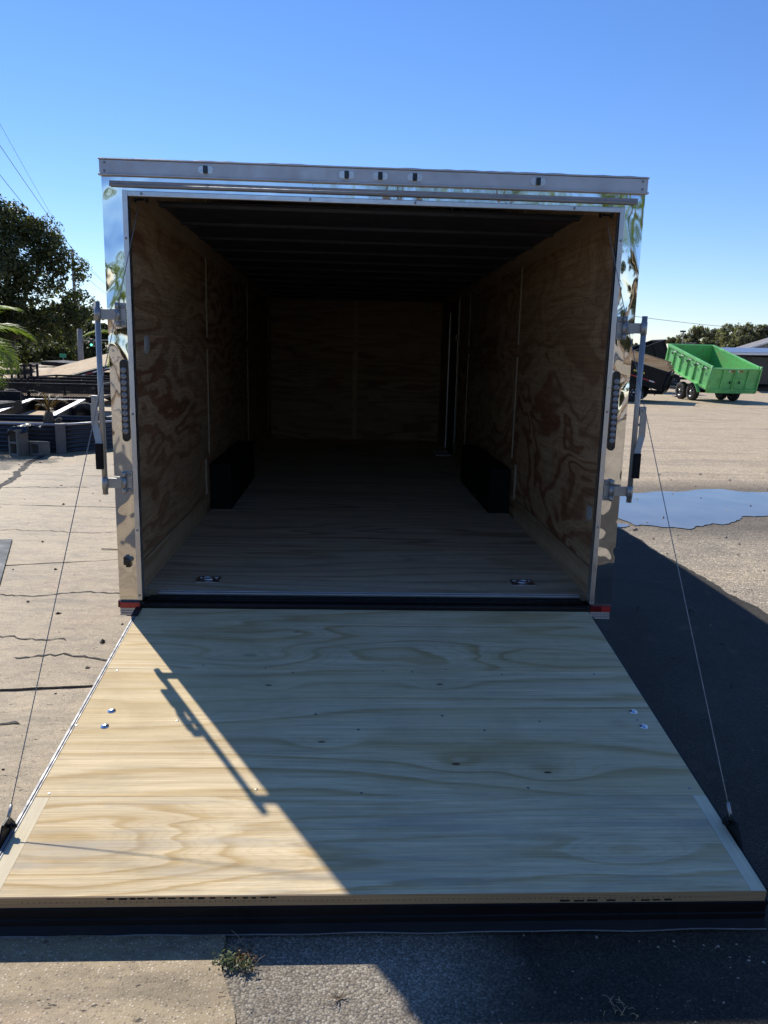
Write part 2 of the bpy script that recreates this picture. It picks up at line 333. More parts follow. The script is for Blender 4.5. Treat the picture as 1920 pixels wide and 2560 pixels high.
# ------------------------------------------------------------------ mesh helpers
class MB:
    """collects shapes into one mesh"""
    def __init__(s): s.bm = bmesh.new(); s.sm = False
    def poly(s, pts):
        return s.bm.faces.new([s.bm.verts.new(p) for p in pts])
    def box(s, x0, x1, y0, y1, z0, z1, mat=None, bev=0.0):
        ps = [(x, y, z) for x in (x0, x1) for y in (y0, y1) for z in (z0, z1)]
        if mat is not None: ps = [mat @ Vector(p) for p in ps]
        v = [s.bm.verts.new(p) for p in ps]
        fs = [s.bm.faces.new([v[i] for i in f]) for f in ((0, 1, 3, 2), (4, 6, 7, 5), (0, 4, 5, 1), (2, 3, 7, 6), (0, 2, 6, 4), (1, 5, 7, 3))]
        if bev:
            es = list({e for f in fs for e in f.edges})
            bmesh.ops.bevel(s.bm, geom=es, offset=bev, segments=2, affect='EDGES', profile=.5)
        return s
    def tube(s, pts, r, n=10, caps=True):
        pts = [Vector(p) for p in pts]; rs = r if isinstance(r, (list, tuple)) else [r]*len(pts)
        rings = []; up = Vector((0, 0, 1)); prev = None
        for i, p in enumerate(pts):
            t = (pts[min(i+1, len(pts)-1)] - pts[max(i-1, 0)]).normalized()
            if prev is None:
                a = t.cross(up)
                if a.length < .05: a = t.cross(Vector((1, 0, 0)))
                a.normalize()
            else:
                a = prev - t*prev.dot(t); a.normalize()
            prev = a; b = t.cross(a)
            rings.append([s.bm.verts.new(p + (a*math.cos(2*math.pi*k/n) + b*math.sin(2*math.pi*k/n))*rs[i]) for k in range(n)])
        for i in range(len(rings)-1):
            for k in range(n):
                f = s.bm.faces.new((rings[i][k], rings[i][(k+1) % n], rings[i+1][(k+1) % n], rings[i+1][k])); f.smooth = True
        if caps:
            s.bm.faces.new(list(reversed(rings[0]))); s.bm.faces.new(rings[-1])
        return s
    def prism(s, pts, d):
        """closed polygon extruded by the vector d"""
        d = Vector(d); a = [s.bm.verts.new(p) for p in pts]; b = [s.bm.verts.new(Vector(p)+d) for p in pts]
        s.bm.faces.new(list(reversed(a))); s.bm.faces.new(b); n = len(a)
        for i in range(n): s.bm.faces.new((a[i], a[(i+1) % n], b[(i+1) % n], b[i]))
        return s
    def disc(s, c, axis, r, h, n=16, dome=0.0):
        """short cylinder with an optional domed cap"""
        c = Vector(c); t = Vector(axis).normalized()
        a = t.cross(Vector((0, 0, 1))) if abs(t.z) < .9 else t.cross(Vector((1, 0, 0))); a.normalize(); b = t.cross(a)
        prof = [(r, 0), (r, h)]
        if dome: prof += [(r*math.cos(q), h+dome*math.sin(q)) for q in (.4, .8, 1.2)]
        rings = [[s.bm.verts.new(c + t*z + (a*math.cos(2*math.pi*k/n)+b*math.sin(2*math.pi*k/n))*q) for k in range(n)] for q, z in prof]
        for i in range(len(rings)-1):
            for k in range(n):
                f = s.bm.faces.new((rings[i][k], rings[i][(k+1) % n], rings[i+1][(k+1) % n], rings[i+1][k])); f.smooth = i > 0
        s.bm.faces.new(list(reversed(rings[0]))); s.bm.faces.new(rings[-1]); return s
    def lathe(s, c, axis, prof, n=28):
        c = Vector(c); t = Vector(axis).normalized()
        a = t.cross(Vector((0, 0, 1))) if abs(t.z) < .9 else t.cross(Vector((1, 0, 0))); a.normalize(); b = t.cross(a)
        rings = [[s.bm.verts.new(c + t*z + (a*math.cos(2*math.pi*k/n)+b*math.sin(2*math.pi*k/n))*q) for k in range(n)] for q, z in prof]
        for i in range(len(rings)-1):
            for k in range(n):
                f = s.bm.faces.new((rings[i][k], rings[i][(k+1) % n], rings[i+1][(k+1) % n], rings[i+1][k])); f.smooth = True
        return s
    def build(s, name, mat, parent=None, bevel=0.0):
        bmesh.ops.recalc_face_normals(s.bm, faces=s.bm.faces)
        me = bpy.data.meshes.new(name); s.bm.to_mesh(me); s.bm.free()
        for m in (mat if isinstance(mat, (list, tuple)) else [mat]): me.materials.append(m)
        o = bpy.data.objects.new(name, me); COL.objects.link(o)
        if parent: o.parent = parent
        if bevel:
            md = o.modifiers.new('bevel', 'BEVEL'); md.width = bevel; md.segments = 2; md.limit_method = 'ANGLE'; md.angle_limit = rad(40)
        return o
def tag(o, label=None, cat=None, group=None, kind=None):
    for k, v in (('label', label), ('category', cat), ('group', group), ('kind', kind)):
        if v: o[k] = v
    return o
def thing(name, label, cat, loc=(0, 0, 0), rz=0.0, group=None):
    o = bpy.data.objects.new(name, None); COL.objects.link(o); o.location = loc; o.rotation_euler = (0, 0, rz)
    o.empty_display_size = .3
    return tag(o, label, cat, group)
def copy_tree(o, parent=None):
    c = o.copy(); COL.objects.link(c)
    if parent: c.parent = parent
    for ch in [q for q in bpy.data.objects if q.parent == o]: copy_tree(ch, c)
    return c
def copy_part(o, parent, loc, rot=None):
    c = o.copy(); COL.objects.link(c); c.parent = parent; c.location = loc
    if rot is not None: c.rotation_euler = rot
    return c
def np_mesh(name, V, nper, mat, parent=None):
    """many separate polygons of nper corners from an array of corner points"""
    n = len(V); me = bpy.data.meshes.new(name); me.vertices.add(n); me.vertices.foreach_set('co', np.asarray(V, dtype=np.float32).ravel())
    me.loops.add(n); me.loops.foreach_set('vertex_index', np.arange(n, dtype=np.int32))
    k = n//nper; me.polygons.add(k); me.polygons.foreach_set('loop_start', np.arange(0, n, nper, dtype=np.int32))
    me.update(calc_edges=True); me.materials.append(mat)
    o = bpy.data.objects.new(name, me); COL.objects.link(o)
    if parent: o.parent = parent
    return o
def structure(o): o['kind'] = 'structure'; return o

# ------------------------------------------------------------------ ground
mb = MB(); R0 = 900
n = 36
mb.poly([(R0*math.cos(2*math.pi*k/n), R0*math.sin(2*math.pi*k/n), 0) for k in range(n)])
structure(mb.build('ground', M['lot']))

def jag(pts, amp, step=.05, seed=0):
    """a hand-broken line through the points"""
    rr = random.Random(seed); out = []; off = 0
    for (x0, y0), (x1, y1) in zip(pts, pts[1:]):
        L = math.hypot(x1-x0, y1-y0); k = max(2, int(L/step))
        for i in range(k):
            off = off*.75 + rr.uniform(-amp, amp)*.5
            out.append((x0+(x1-x0)*i/k - (y1-y0)/L*off, y0+(y1-y0)*i/k + (x1-x0)/L*off))
    out.append(pts[-1]); return out
# asphalt right of the seam; dark sheet shaped to deepen the trailer's shadow
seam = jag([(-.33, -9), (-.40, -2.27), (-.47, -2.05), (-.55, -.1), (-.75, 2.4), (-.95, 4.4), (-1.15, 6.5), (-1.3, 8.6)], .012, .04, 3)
shade_apron = [(p[0]-.02, p[1], .004) for p in seam]
shadow_edge = jag([(1.6, 5.4), (2.25, 4.6), (2.66, 3.75), (2.72, 2.6), (2.80, 1.0), (2.86, -.5), (2.9, -3), (3.0, -9)], .03, .06, 5)  # outer edge laid along the trailer's cast shadow
mb = MB(); mb.poly(shade_apron + [(x, y, .004) for x, y in shadow_edge]); structure(mb.build('asphalt_shade_apron', M['asphalt']))
mb = MB(); mb.poly([(-12, -9.5, .004), (-.38, -9.5, .004), (-.42, -4.2, .004), (-2.2, -3.95, .004), (-12, -4.1, .004)]); structure(mb.build('asphalt_lane', M['dark_asphalt']))
mb = MB(); mb.poly([(-14, -4.0, .006), (-.45, -4.0, .006), (-.52, -1, .006), (-.9, 4, .006), (-1.3, 8.8, .006), (-1.5, 10.4, .006), (-14, 10.4, .006)]); structure(mb.build('joint_dirt', M['joint']))
def xseam(y): 
    for a, b in zip(seam, seam[1:]):
        if a[1] <= y <= b[1]: return a[0] + (b[0]-a[0])*(y-a[1])/max(1e-6, b[1]-a[1])
    return seam[-1][0]
lines = [
    [(-14, -3.9), (xseam(-3.9), -3.9)],
    [(-14, -.95), (-3.0, -.33), (-1.85, -.228), (-1.41, -.183), (xseam(-.08), -.08)],
    [(-14, -.1), (-4.4, 1.55), (-2.764, 2.071), (-1.954, 2.285), (xseam(2.55), 2.55)],
    [(-14, 4.75), (-3.79, 4.464), (-2.563, 4.406), (xseam(4.35), 4.35)],
    [(-14, 6.6), (-4.58, 6.481), (-3.31, 6.451), (xseam(6.4), 6.4)],
    [(-14, 10.3), (xseam(8.5), 10.3)]]
mb = MB(); gaps = [0, .021, .009, .011, .006, 0]
for i in range(len(lines)-1):
    lo = jag(lines[i], .010 if i else .0, .045, 11*i+1); hi = jag(lines[i+1], .012, .045, 11*(i+1)+2)
    lo = [(x, y+gaps[i]) for x, y in lo]; hi = [(x, y-gaps[i+1]) for x, y in hi]
    ymin, ymax = lo[-1][1], hi[-1][1]
    side = [p for p in seam if ymin < p[1] < ymax]
    pts = lo + side + list(reversed(hi))
    top = [mb.bm.verts.new((x, y, .016)) for x, y in pts]; bot = [mb.bm.verts.new((x, y, .007)) for x, y in pts]
    mb.bm.faces.new(top)
    for k in range(len(pts)): mb.bm.faces.new((top[k], bot[k], bot[(k+1) % len(pts)], top[(k+1) % len(pts)]))
structure(mb.build('concrete_pavement', M['concrete']))
# diagonal crack with crumbs of dirt
mb = MB(); a = jag([(-4.15, 5.0), (-4.35, 6.2), (-4.64, 7.42), (-4.75, 8.4)], .04, .08, 21)
mb.poly([(x-.03-.03*abs(math.sin(i)), y, .020) for i, (x, y) in enumerate(a)] + [(x+.03+.02*abs(math.cos(2*i)), y, .020) for i, (x, y) in reversed(list(enumerate(a)))])
structure(mb.build('pavement_crack', M['joint']))

for k, (pts_, w_) in enumerate([([(-3.4, 1.28), (-2.9, 1.36), (-2.35, 1.30), (-1.6, 1.42)], .008), ([(-2.6, .42), (-2.2, .50), (-1.75, .46)], .007), ([(-1.95, .18), (-1.7, .23), (-1.38, .21)], .010),
        ([(-3.9, 3.2), (-3.2, 3.3), (-2.5, 3.22), (-2.0, 3.3)], .006), ([(-6.0, 5.5), (-5.0, 5.62), (-4.3, 5.5), (-3.2, 5.58)], .010), ([(-2.0, -1.05), (-1.86, -1.0), (-1.72, -1.03)], .014), ([(-1.75, -.62), (-1.6, -.60)], .012)]):
    a = jag(pts_, .045, .03, 50+k); mb = MB(); m_ = len(a)
    mb.poly([(x, y-w_*(.2+abs(math.sin(i*1.3+k)))*(1 if 0 < i < m_-1 else .1), .0195) for i, (x, y) in enumerate(a)] + [(x, y+w_*(.2+abs(math.cos(i*.9+k)))*(1 if 0 < i < m_-1 else .1), .0195) for i, (x, y) in reversed(list(enumerate(a)))])
    structure(mb.build('pavement_crack', M['joint']))
def blob(cx, cy, spec, z, amp=.06, seed=1, n=90, grow=0.0):
    rr = random.Random(seed); ph = [rr.uniform(0, 6.28) for _ in range(6)]
    out = []
    for k in range(n):
        t = 2*math.pi*k/n; m = sum(amp/(q+1)*math.sin((q+2)*t+ph[q]) for q in range(6))
        out.append((cx+(spec[0]*(1+m)+grow)*math.cos(t), cy+(spec[1]*(1+m)+grow)*math.sin(t), z))
    return out
pud = [(2.2, 6.0), (3.0, 5.65), (3.9, 5.95), (4.7, 6.25), (5.3, 6.1), (6.5, 6.35), (8.2, 6.0), (8.0, 5.0), (6.6, 4.75), (5.2, 4.55), (4.62, 4.55), (4.1, 4.25), (3.7, 3.95), (3.3, 3.82), (2.95, 3.95), (2.72, 4.35), (2.4, 4.6), (2.0, 5.0)]
def smooth_loop(p, k=10):
    out = []; n = len(p)
    for i in range(n):
        a, b, c, d = [Vector(p[(i+j-1) % n]) for j in range(4)]
        for t in [q/k for q in range(k)]:
            out.append(.5*((2*b)+(c-a)*t+(2*a-5*b+4*c-d)*t*t+(3*b-a-3*c+d)*t*t*t))
    return out
pl = smooth_loop(pud); rr = random.Random(4)
pl2 = [(p.x+rr.uniform(-.008, .008)+.03*math.sin(i*.35), p.y+rr.uniform(-.022, .022)+.05*math.sin(i*.43)+.03*math.sin(i*.97)) for i, p in enumerate(pl)]
cx, cy = 4.6, 5.1
mb = MB(); mb.poly([(x, y, .008) for x, y in pl2]); structure(mb.build('puddle', M['water']))
mb = MB(); mb.poly(blob(2.45, 3.95, (.30, .14), .008, .3, 9)); structure(mb.build('puddle_pool', M['water']))

# ------------------------------------------------------------------ the enclosed trailer (rear face at y = 0, going back along +y)
W2 = 1.295; F0 = .42; TOP = 2.505; LEN = 7.72; OP = 1.175; OPT = 2.409; WI = 1.226
T = thing('enclosed_trailer', 'enclosed cargo trailer with polished rear posts, bare plywood inside and lowered ramp', 'trailer')
# shell
for sx in (-1, 1):
    x0, x1 = sorted((sx*W2, sx*(W2-.035)))
    MB().box(x0, x1, .085, LEN+.06, .30, TOP+.058).build('side_skin', M['skin'], T, .004)
MB().box(-W2+.036, W2-.036, LEN+.01, LEN+.06, .30, TOP).build('nose_skin', M['skin'], T)
MB().box(-W2-.008, W2+.008, -.014, LEN+.07, TOP+.0605, TOP+.074).build('roof', M['alu_dull'], T)
# chassis below the floor
c = MB().box(-W2+.05, W2-.05, .1, LEN, .30, .372)
for y in (1, 2.2, 3.4, 4.6, 5.8, 7): c.box(-.9, .9, y, y+.06, .22, .298)
c.build('chassis', M['black_steel'], T)
# rear frame, mirror polished
for sx in (-1, 1):
    xs = sorted((sx*W2, sx*1.199))
    p = MB(); nz = 40
    for k in range(nz):
        z0 = .42-.064+(TOP-.356)*k/nz; z1 = .356+(TOP-.356)*(k+1)/nz
        p.poly([(xs[0], -.02, z0), (xs[1], -.02, z0), (xs[1], -.02, z1), (xs[0], -.02, z1)])
    p.box(xs[0]+.0015, xs[1]-.0015, -.0185, .084, .357, TOP-.001)
    p.build('corner_post', M['mirror'], T)
    # edge trim round the opening
    xi, xo = sx*OP, sx*1.2
    a, b = sorted((xi, xo))
    e = MB().box(a, b, -.032, -.0005, F0+.008, OPT+.026)
    e.box(min(xi, xi+sx*.004), max(xi, xi+sx*.004), -.0005, .02, F0+.008, OPT)
    e.build('opening_trim', M['alu'], T, .003)
    # inner return between trim and wall lining
    a, b = sorted((sx*1.222, sx*(W2-.036))); MB().box(a, b, .0845, .104, F0, OPT+.05).build('door_jamb', M['black_rubber'], T)
h = MB()
for k in range(48):
    x0 = -1.1985+2.397*k/48; x1 = x0+2.397/48
    h.poly([(x0, -.02, OPT+.022), (x1, -.02, OPT+.022), (x1, -.02, TOP), (x0, -.02, TOP)])
h.box(-1.198, 1.198, -.0185, .084, OPT+.002, TOP-.002)
h.build('rear_header', M['mirror_flat'], T)
MB().box(-1.1995+.024, 1.1995-.024, -.031, -.001, OPT, OPT+.025).build('opening_trim', M['alu'], T, .003)
# drip moulding
d = MB(); d.tube([(-1.255, -.034, OPT+.047), (1.255, -.034, OPT+.047)], .007, 12); d.box(-1.255, 1.255, -.036, -.0205, OPT+.050, OPT+.066)
d.build('drip_moulding', M['edge_metal'], T)
# top rail box with lips
t = MB().box(-W2-.006, W2+.006, -.030, -.015, TOP+.001, TOP+.062); t.box(-W2-.010, W2+.010, -.040, -.0145, TOP-.008, TOP+.0005); t.box(-W2-.010, W2+.010, -.036, -.0145, TOP+.0625, TOP+.068)
t.build('top_rail', M['alu_dull'], T, .002)
# crumpled sealant on the roof edge
rs = random.Random(2); xs_ = [-1.25+2.5*k/60 for k in range(61)]
MB().tube([(x, -.012, TOP+.073) for x in xs_], [rs.choice((.001, .0015, .002, .004)) for x in xs_], 6).build('roof_sealant', M['alu_dull'], T)
# marker lights
for x in (-.809, -.149, .010, .174, .765):
    z = TOP+.031
    o = MB(); pts = []
    for k in range(20):
        q = 2*math.pi*k/20; pts.append((x+(.018 if math.cos(q) > 0 else -.018)+.018*math.cos(q), -.030, z+.017*math.sin(q)))
    o.prism(pts, (0, -.004, 0)); o.tube([(x-.024, -.0345, z), (x-.024, -.0375, z)], .006, 10); o.tube([(x+.025, -.0345, z), (x+.025, -.0375, z)], .006, 10)
    o = o.build('marker_light', M['alu'], T)
    MB().box(x-.011, x+.011, -.046, -.0342, z-.016, z+.017).build('lens', M['lens_dark'], o, .003)
# tail light strips
lens_me = None
for sx in (-1, 1):
    xt, xb, zt, zb = sx*1.224, sx*1.226, 1.655, 1.252
    o = MB(); pts = []
    for k in range(24):
        q = 2*math.pi*k/24; zc = zt-.022 if math.sin(q) > 0 else zb+.022
        pts.append((sx*1.225+.0195*math.cos(q), -.0205, zc+.0215*math.sin(q)))
    o.prism(pts, (0, -.012, 0)); o = o.build('tail_light', M['black_plastic'], T, .003)
    for k in range(11):
        z = zt-.052-(zt-zb-.104)*k/10
        if lens_me is None:
            l = MB().lathe((0, 0, 0), (0, -1, 0), [(.0140, 0), (.0140, .004), (.0115, .0065), (.006, .0055), (.0048, .0078), (.0005, .0080)], 18).build('lens', M['lens'], o); lens_me = l
            l.location = (sx*1.225, -.0326, z)
        else: copy_part(lens_me, o, (sx*1.225, -.0326, z))
# screws
def screw_src():
    return MB().lathe((0, 0, 0), (0, -1, 0), [(.0062, 0), (.0062, .0016), (.0045, .0036), (.002, .0042), (.0004, .0030)], 12)
sc0 = screw_src().build('screw', M['screw'], T); sc0.location = (-1.188, -.0322, 2.22)
for x, y, z in [(-1.188, -.0322, 1.39), (-1.188, -.0322, .80), (-1.189, -.0322, .455), (1.188, -.0322, 2.28), (1.188, -.0322, 1.45), (1.188, -.0322, .85), (1.188, -.0322, .45), (1.187, -.0322, .432)] \
    + [(x, -.0322, OPT+.013) for x in (-1.11, -.32, .18, .95)] + [(x, -.0362, OPT+.058) for x in (-1.21, -.8, -.3, .27, .62, 1.1)] \
    + [(-W2+.02, -.0302, TOP+.050), (-W2+.018, -.0302, TOP+.014), (W2-.02, -.0302, TOP+.050), (W2-.02, -.0302, TOP+.014)]:
    copy_part(sc0, T, (x, y, z))

# lock bars
def lock_bar(sx):
    xb = sx*1.330; yb = -.060
    o = MB().tube([(xb, yb, .990), (xb, yb, 1.925)], .0135, 16); o = o.build('lock_bar', M['zinc'], T)
    o2 = MB().tube([(xb, yb, .994), (xb, yb, 1.921)], .0105, 16, False)
    o2.build('bar_bore', M['black_plastic'], o)
    for zc, ph in ((1.866, .057), (1.046, .055)):
        h = MB()
        xp0, xp1 = sx*1.204, sx*1.236
        h.box(min(xp0, xp1), max(xp0, xp1), -.0275, -.0208, zc-ph, zc+ph, bev=.0025)        # plate on the post
        h.tube([(sx*1.243, -.036, zc-ph), (sx*1.243, -.036, zc-.028)], .011, 12); h.tube([(sx*1.243, -.036, zc+.028), (sx*1.243, -.036, zc+ph)], .011, 12)
        h.tube([(sx*1.243, -.036, zc-.026), (sx*1.243, -.036, zc+.026)], .0135, 14)
        a, b = sorted((sx*1.252, sx*1.319)); h.box(a, b, -.056, -.050, zc-.025, zc+.025, bev=.002)
        h.tube([(xb, yb, zc-.03), (xb, yb, zc+.03)], .0155, 16)
        h = h.build('hinge_bracket', M['zinc'], o)
        for dz in (-.038, .038):
            b = MB(); b.lathe((sx*1.219, -.0276, zc+dz), (0, -1, 0), [(.0095, 0), (.0095, .002), (.007, .005), (.003, .006), (.0005, .0045)], 14)
            b.build('bolt', M['screw'], o)
    # pivot lug and handle strap
    hx = sx*1.3585
    g = MB().box(hx-.019, hx+.019, -.0655, -.060, 1.436, 1.482, bev=.004); g.box(*sorted((xb, hx)), -.064, -.058, 1.440, 1.462)
    g.build('pivot_lug', M['zinc'], o)
    prof = [(0, 1.440), (0, 1.335), (-.018, 1.262), (-.020, 1.245)]
    st = MB(); w = .0165; y0, y1 = -.074, -.0685
    for i in range(len(prof)-1):
        (a, z0), (b, z1) = prof[i], prof[i+1]
        q = [(hx+.004*sx+sx*a-w, z0), (hx+.004*sx+sx*a+w, z0), (hx+.004*sx+sx*b+w, z1), (hx+.004*sx+sx*b-w, z1)]
        yo = [-.0, -.0, .012, .016]
        ps = [(q[0][0], y0-yo[i], q[0][1]), (q[1][0], y0-yo[i], q[1][1]), (q[2][0], y0-yo[i+1], q[2][1]), (q[3][0], y0-yo[i+1], q[3][1])]
        st.prism(ps, (0, .0055, 0))
    st.disc((hx, -.0745, 1.462), (0, -1, 0), .008, .004, 14, .002); st.box(hx-.0165, hx+.0165, y0, y1, 1.438, 1.480, bev=.003)
    st.build('handle', M['zinc'], o)
    gx = hx+.004*sx-sx*.020
    MB().box(gx-.0185, gx+.0185, -.098, -.082, 1.120, 1.248, bev=.004).build('grip', M['black_rubber'], o)
    # small keeper halfway down the bar
    MB().box(*sorted((xb+sx*.010, xb+sx*.030)), -.066, -.055, 1.385, 1.397).build('keeper', M['zinc'], o)
for sx in (-1, 1): lock_bar(sx)

# red reflectors and bump blocks at the post feet
for sx in (-1, 1):
    xc = sx*1.237
    a = MB().box(xc-.055, xc+.055, -.036, -.0205, .386, .424, bev=.004).build('reflector', M['black_plastic'] if sx < 0 else M['red_dark'], T)
    MB().box(xc-.050, xc+.0, -.041, -.0365, .3895, .419, bev=.001).build('lens', M['red'] if sx < 0 else M['red_dark'], a)
    MB().box(xc+.001, xc+.050, -.041, -.0365, .3895, .419, bev=.001).build('lens', M['red'], a)
    k = MB()
    for q in range(3): k.box(xc-.054, xc+.052, -.034+.004*q, .08, .347+.013*q, .3585+.013*q)
    k.build('bumper_block', M['alu_dull'], T, .001)
MB().box(-1.302, -1.291, -.03, .05, .388, .424, bev=.003).build('side_marker', M['red_dark'], T)
# black latch knob on the left post
k = MB().disc((-1.236, -.0205, .640), (0, -1, 0), .0155, .030, 10, .004); k.box(-1.252, -1.226, -.040, -.0208, .606, .632, bev=.004); k.disc((-1.251, -.021, .655), (0, -1, 0), .010, .026, 12, .003); k.box(-1.262, -1.234, -.046, -.0208, .618, .648, bev=.006)
k.build('latch_knob', M['black_plastic'], T)
# wires with the two lift cables, spring tube above the opening
MB().tube([(-1.14, .06, OPT-.012+.03), (1.14, .06, OPT-.012+.03)], .016, 12).build('spring_tube', M['black_steel'], T)
for sx in (-1, 1): MB().lathe((sx*1.135, .06, OPT+.012), (1, 0, 0), [(.001, -.03), (.026, -.03), (.026, -.025), (.016, -.02), (.016, .02), (.026, .025), (.026, .03), (.001, .03)], 18).build('cable_drum', M['black_plastic'], T)

# ---- interior
LW = 7.68
def ceil_z(y): return 2.500-.0160*y
fl = MB().box(-WI+.001, WI-.001, .16, LW-.001, .385, F0); fl = fl.build('floor', M['ply_floor'], T)
for y in (1.35, 2.57, 3.79, 5.0, 6.2): MB().box(-WI+.01, WI-.01, y-.0015, y+.0015, F0-.001, F0+.0008).build('sheet_joint', M['joint'], fl)
# sill and hinge
MB().box(-1.13, 1.17, .150, .1595, .400, F0+.006).box(-1.13, 1.17, .128, .150, .413, F0+.003).build('sill_strip', M['alu_dull'], T, .002)
s = MB().box(-OP+.002, OP-.002, -.035, .1275, .380, .4125-.006); s.tube([(-OP+.01, -.022, .402), (OP-.01, -.022, .402)], .014, 14)
s.tube([(-OP+.01, .04, .409), (OP-.01, .04, .409)], .008, 10)
s.build('sill_hinge', M['black_steel'], T)
for sx in (-1, 1):
    xa, xb = sorted((sx*WI, sx*(WI+.032)))
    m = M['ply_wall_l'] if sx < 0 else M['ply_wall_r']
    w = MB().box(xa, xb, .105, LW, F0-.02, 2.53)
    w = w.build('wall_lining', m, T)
    bi = sorted((sx*(WI-.0005), sx*(WI-.010)))
    ys = (2.36, 4.95, 7.35) if sx < 0 else (2.37, 5.0, 5.82)
    for y in ys:
        for z0, z1 in ((.62 if y > 4.2 or y < 2 else F0+.47, 1.70), (1.79, 2.388)):
            MB().box(bi[0], bi[1], y-.012, y+.012, z0, z1).build('batten', M['batten'], w, .002)
    # board along the foot and along the top of the wall
    MB().box(bi[0], bi[1], .11, 2.15, F0+.001, F0+.163).build('base_board', M['ply_board'], w, .001)
    MB().box(bi[0], bi[1], 4.12, LW-.01, F0+.001, F0+.163).build('base_board', M['ply_board'], w, .001)
    c = MB(); bx = sx*(WI-.008)
    c.prism([(bx, .11, 2.393), (bx, LW-.01, 2.372), (bx, LW-.01, 2.44), (bx, .11, 2.56)], (-sx*.012 if False else sx*.0075, 0, 0))
    c.build('cove_board', M['ply_board'], w)
    # middle rail where upper and lower sheets meet
    MB().box(bi[0]+.002, bi[1]-.002, .11, LW-.01, 1.705, 1.785).build('joint_rail', m, w)
# ceiling skin and ribs
c = MB().prism([(-WI-.03, .1, ceil_z(.1)+.03), (-WI-.03, LW, ceil_z(LW)+.03), (WI+.03, LW, ceil_z(LW)+.03), (WI+.03, .1, ceil_z(.1)+.03)], (0, 0, .02)).build('ceiling', M['ceiling'], T)
for k in range(12):
    y = .22+.61*k
    if y > 7.6: break
    z = ceil_z(y)
    MB().prism([(-WI+.012, y-.012, z+.012), (-WI+.012, y+.022, z+.012), (-WI+.012, y+.034, z+.029), (-WI+.012, y-.024, z+.029)], (2*WI-.024, 0, 0)).build('ceiling_rib', M['ceiling'], c)
MB().box(-.35, -.0, 7.4, 7.405, 2.3, 2.31).build('cable_clip', M['black_plastic'], T)
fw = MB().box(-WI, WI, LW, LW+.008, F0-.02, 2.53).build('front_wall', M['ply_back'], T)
MB().box(-.045, .025, LW-.006, LW-.0005, F0, 2.40).build('batten', M['ply_board'], fw)
# wheel boxes
for sx in (-1, 1):
    xi = sx*1.055; xo = sx*(WI-.001)
    y0, y1, zt = 2.38, 4.05, F0+.375
    pr = [(xo, y0, F0+.001), (xo, y0, zt), (xo, y1, zt), (xo, y1, F0+.001)]
    wb = MB().prism([(xo, y, z) for _, y, z in pr], (xi-xo, 0, 0)).build('wheel_box', M['wheel_box'], T, .004)
    a, b = sorted((sx*1.02, sx*(WI-.012)))
    MB().box(a, b, y0-.030, y0-.002, F0+.0008, F0+.006).build('trim_angle', M['batten'], wb)
    a, b = sorted((sx*(WI-.002), sx*(WI-.014)))
    MB().box(a, b, y0-.20, y0-.175, F0+.164, F0+.44).build('trim_angle', M['batten'], wb)
# recessed tie-down rings
ring0 = None
for x, y in ((-.907, .378), (.904, .378)):
    p = MB(); hw, hd = .067, .056
    p.box(x-hw, x+hw, y-hd, y-hd+.016, F0+.0005, F0+.005); p.box(x-hw, x+hw, y+hd-.016, y+hd, F0+.0005, F0+.005)
    p.box(x-hw, x-hw+.016, y-hd+.016, y+hd-.016, F0+.0005, F0+.005); p.box(x+hw-.016, x+hw, y-hd+.016, y+hd-.016, F0+.0005, F0+.005)
    p.box(x-hw+.014, x+hw-.014, y-hd+.014, y+hd-.014, F0+.0004, F0+.0014)
    p = p.build('tie_down_pan', M['alu'], fl, .001)
    pts = [(x+.032*math.cos(t), y+.027*math.sin(t), F0+.010) for t in [2*math.pi*k/20 for k in range(21)]]
    p.name = 'tie_down_ring'; MBr = MB().tube(pts, .0048, 8, False); MBr.box(x-.02, x+.02, y+.023, y+.035, F0+.004, F0+.013)
    # ring and pan share the fitting
    rg = MBr.build('tie_down_loop', M['alu'], fl)
# round vents
MB().lathe((-WI+.001, .414, 1.727), (1, 0, 0), [(.001, .016), (.040, .016), (.050, .012), (.052, 0)], 24).build('round_vent', M['white_disc'], T)
v = MB(); 
v.lathe((WI-.001, .243, .867), (-1, 0, 0), [(.001, .004), (.044, .004), (.046, 0)], 24)
for k in range(-2, 3): v.box(WI-.009, WI-.005, .243+k*.013-.003, .243+k*.013+.003, .867-.03, .867+.03)
v.build('round_vent', M['white_disc'], T)
# side door near the nose on the right wall
sd = MB().box(WI-.012, WI-.0005, 5.86, 6.62, F0+.02, 2.34).build('side_door', M['black_steel'], T)
MB().box(WI-.026, WI-.0125, 6.60, 6.64, F0+.03, 2.22).build('door_jamb', M['alu_dull'], sd, .002)
MB().box(WI-.016, WI-.0125, 5.83, 5.855, F0+.02, 2.36).build('door_trim', M['alu_dull'], sd)
MB().box(WI-.021, WI-.0125, 5.98, 6.00, 1.86, 1.93).build('door_latch', M['zinc'], sd)
MB().box(WI-.20, WI-.0125, 6.02, 6.60, F0+.0008, F0+.006).build('step_plate', M['treadplate'], sd)

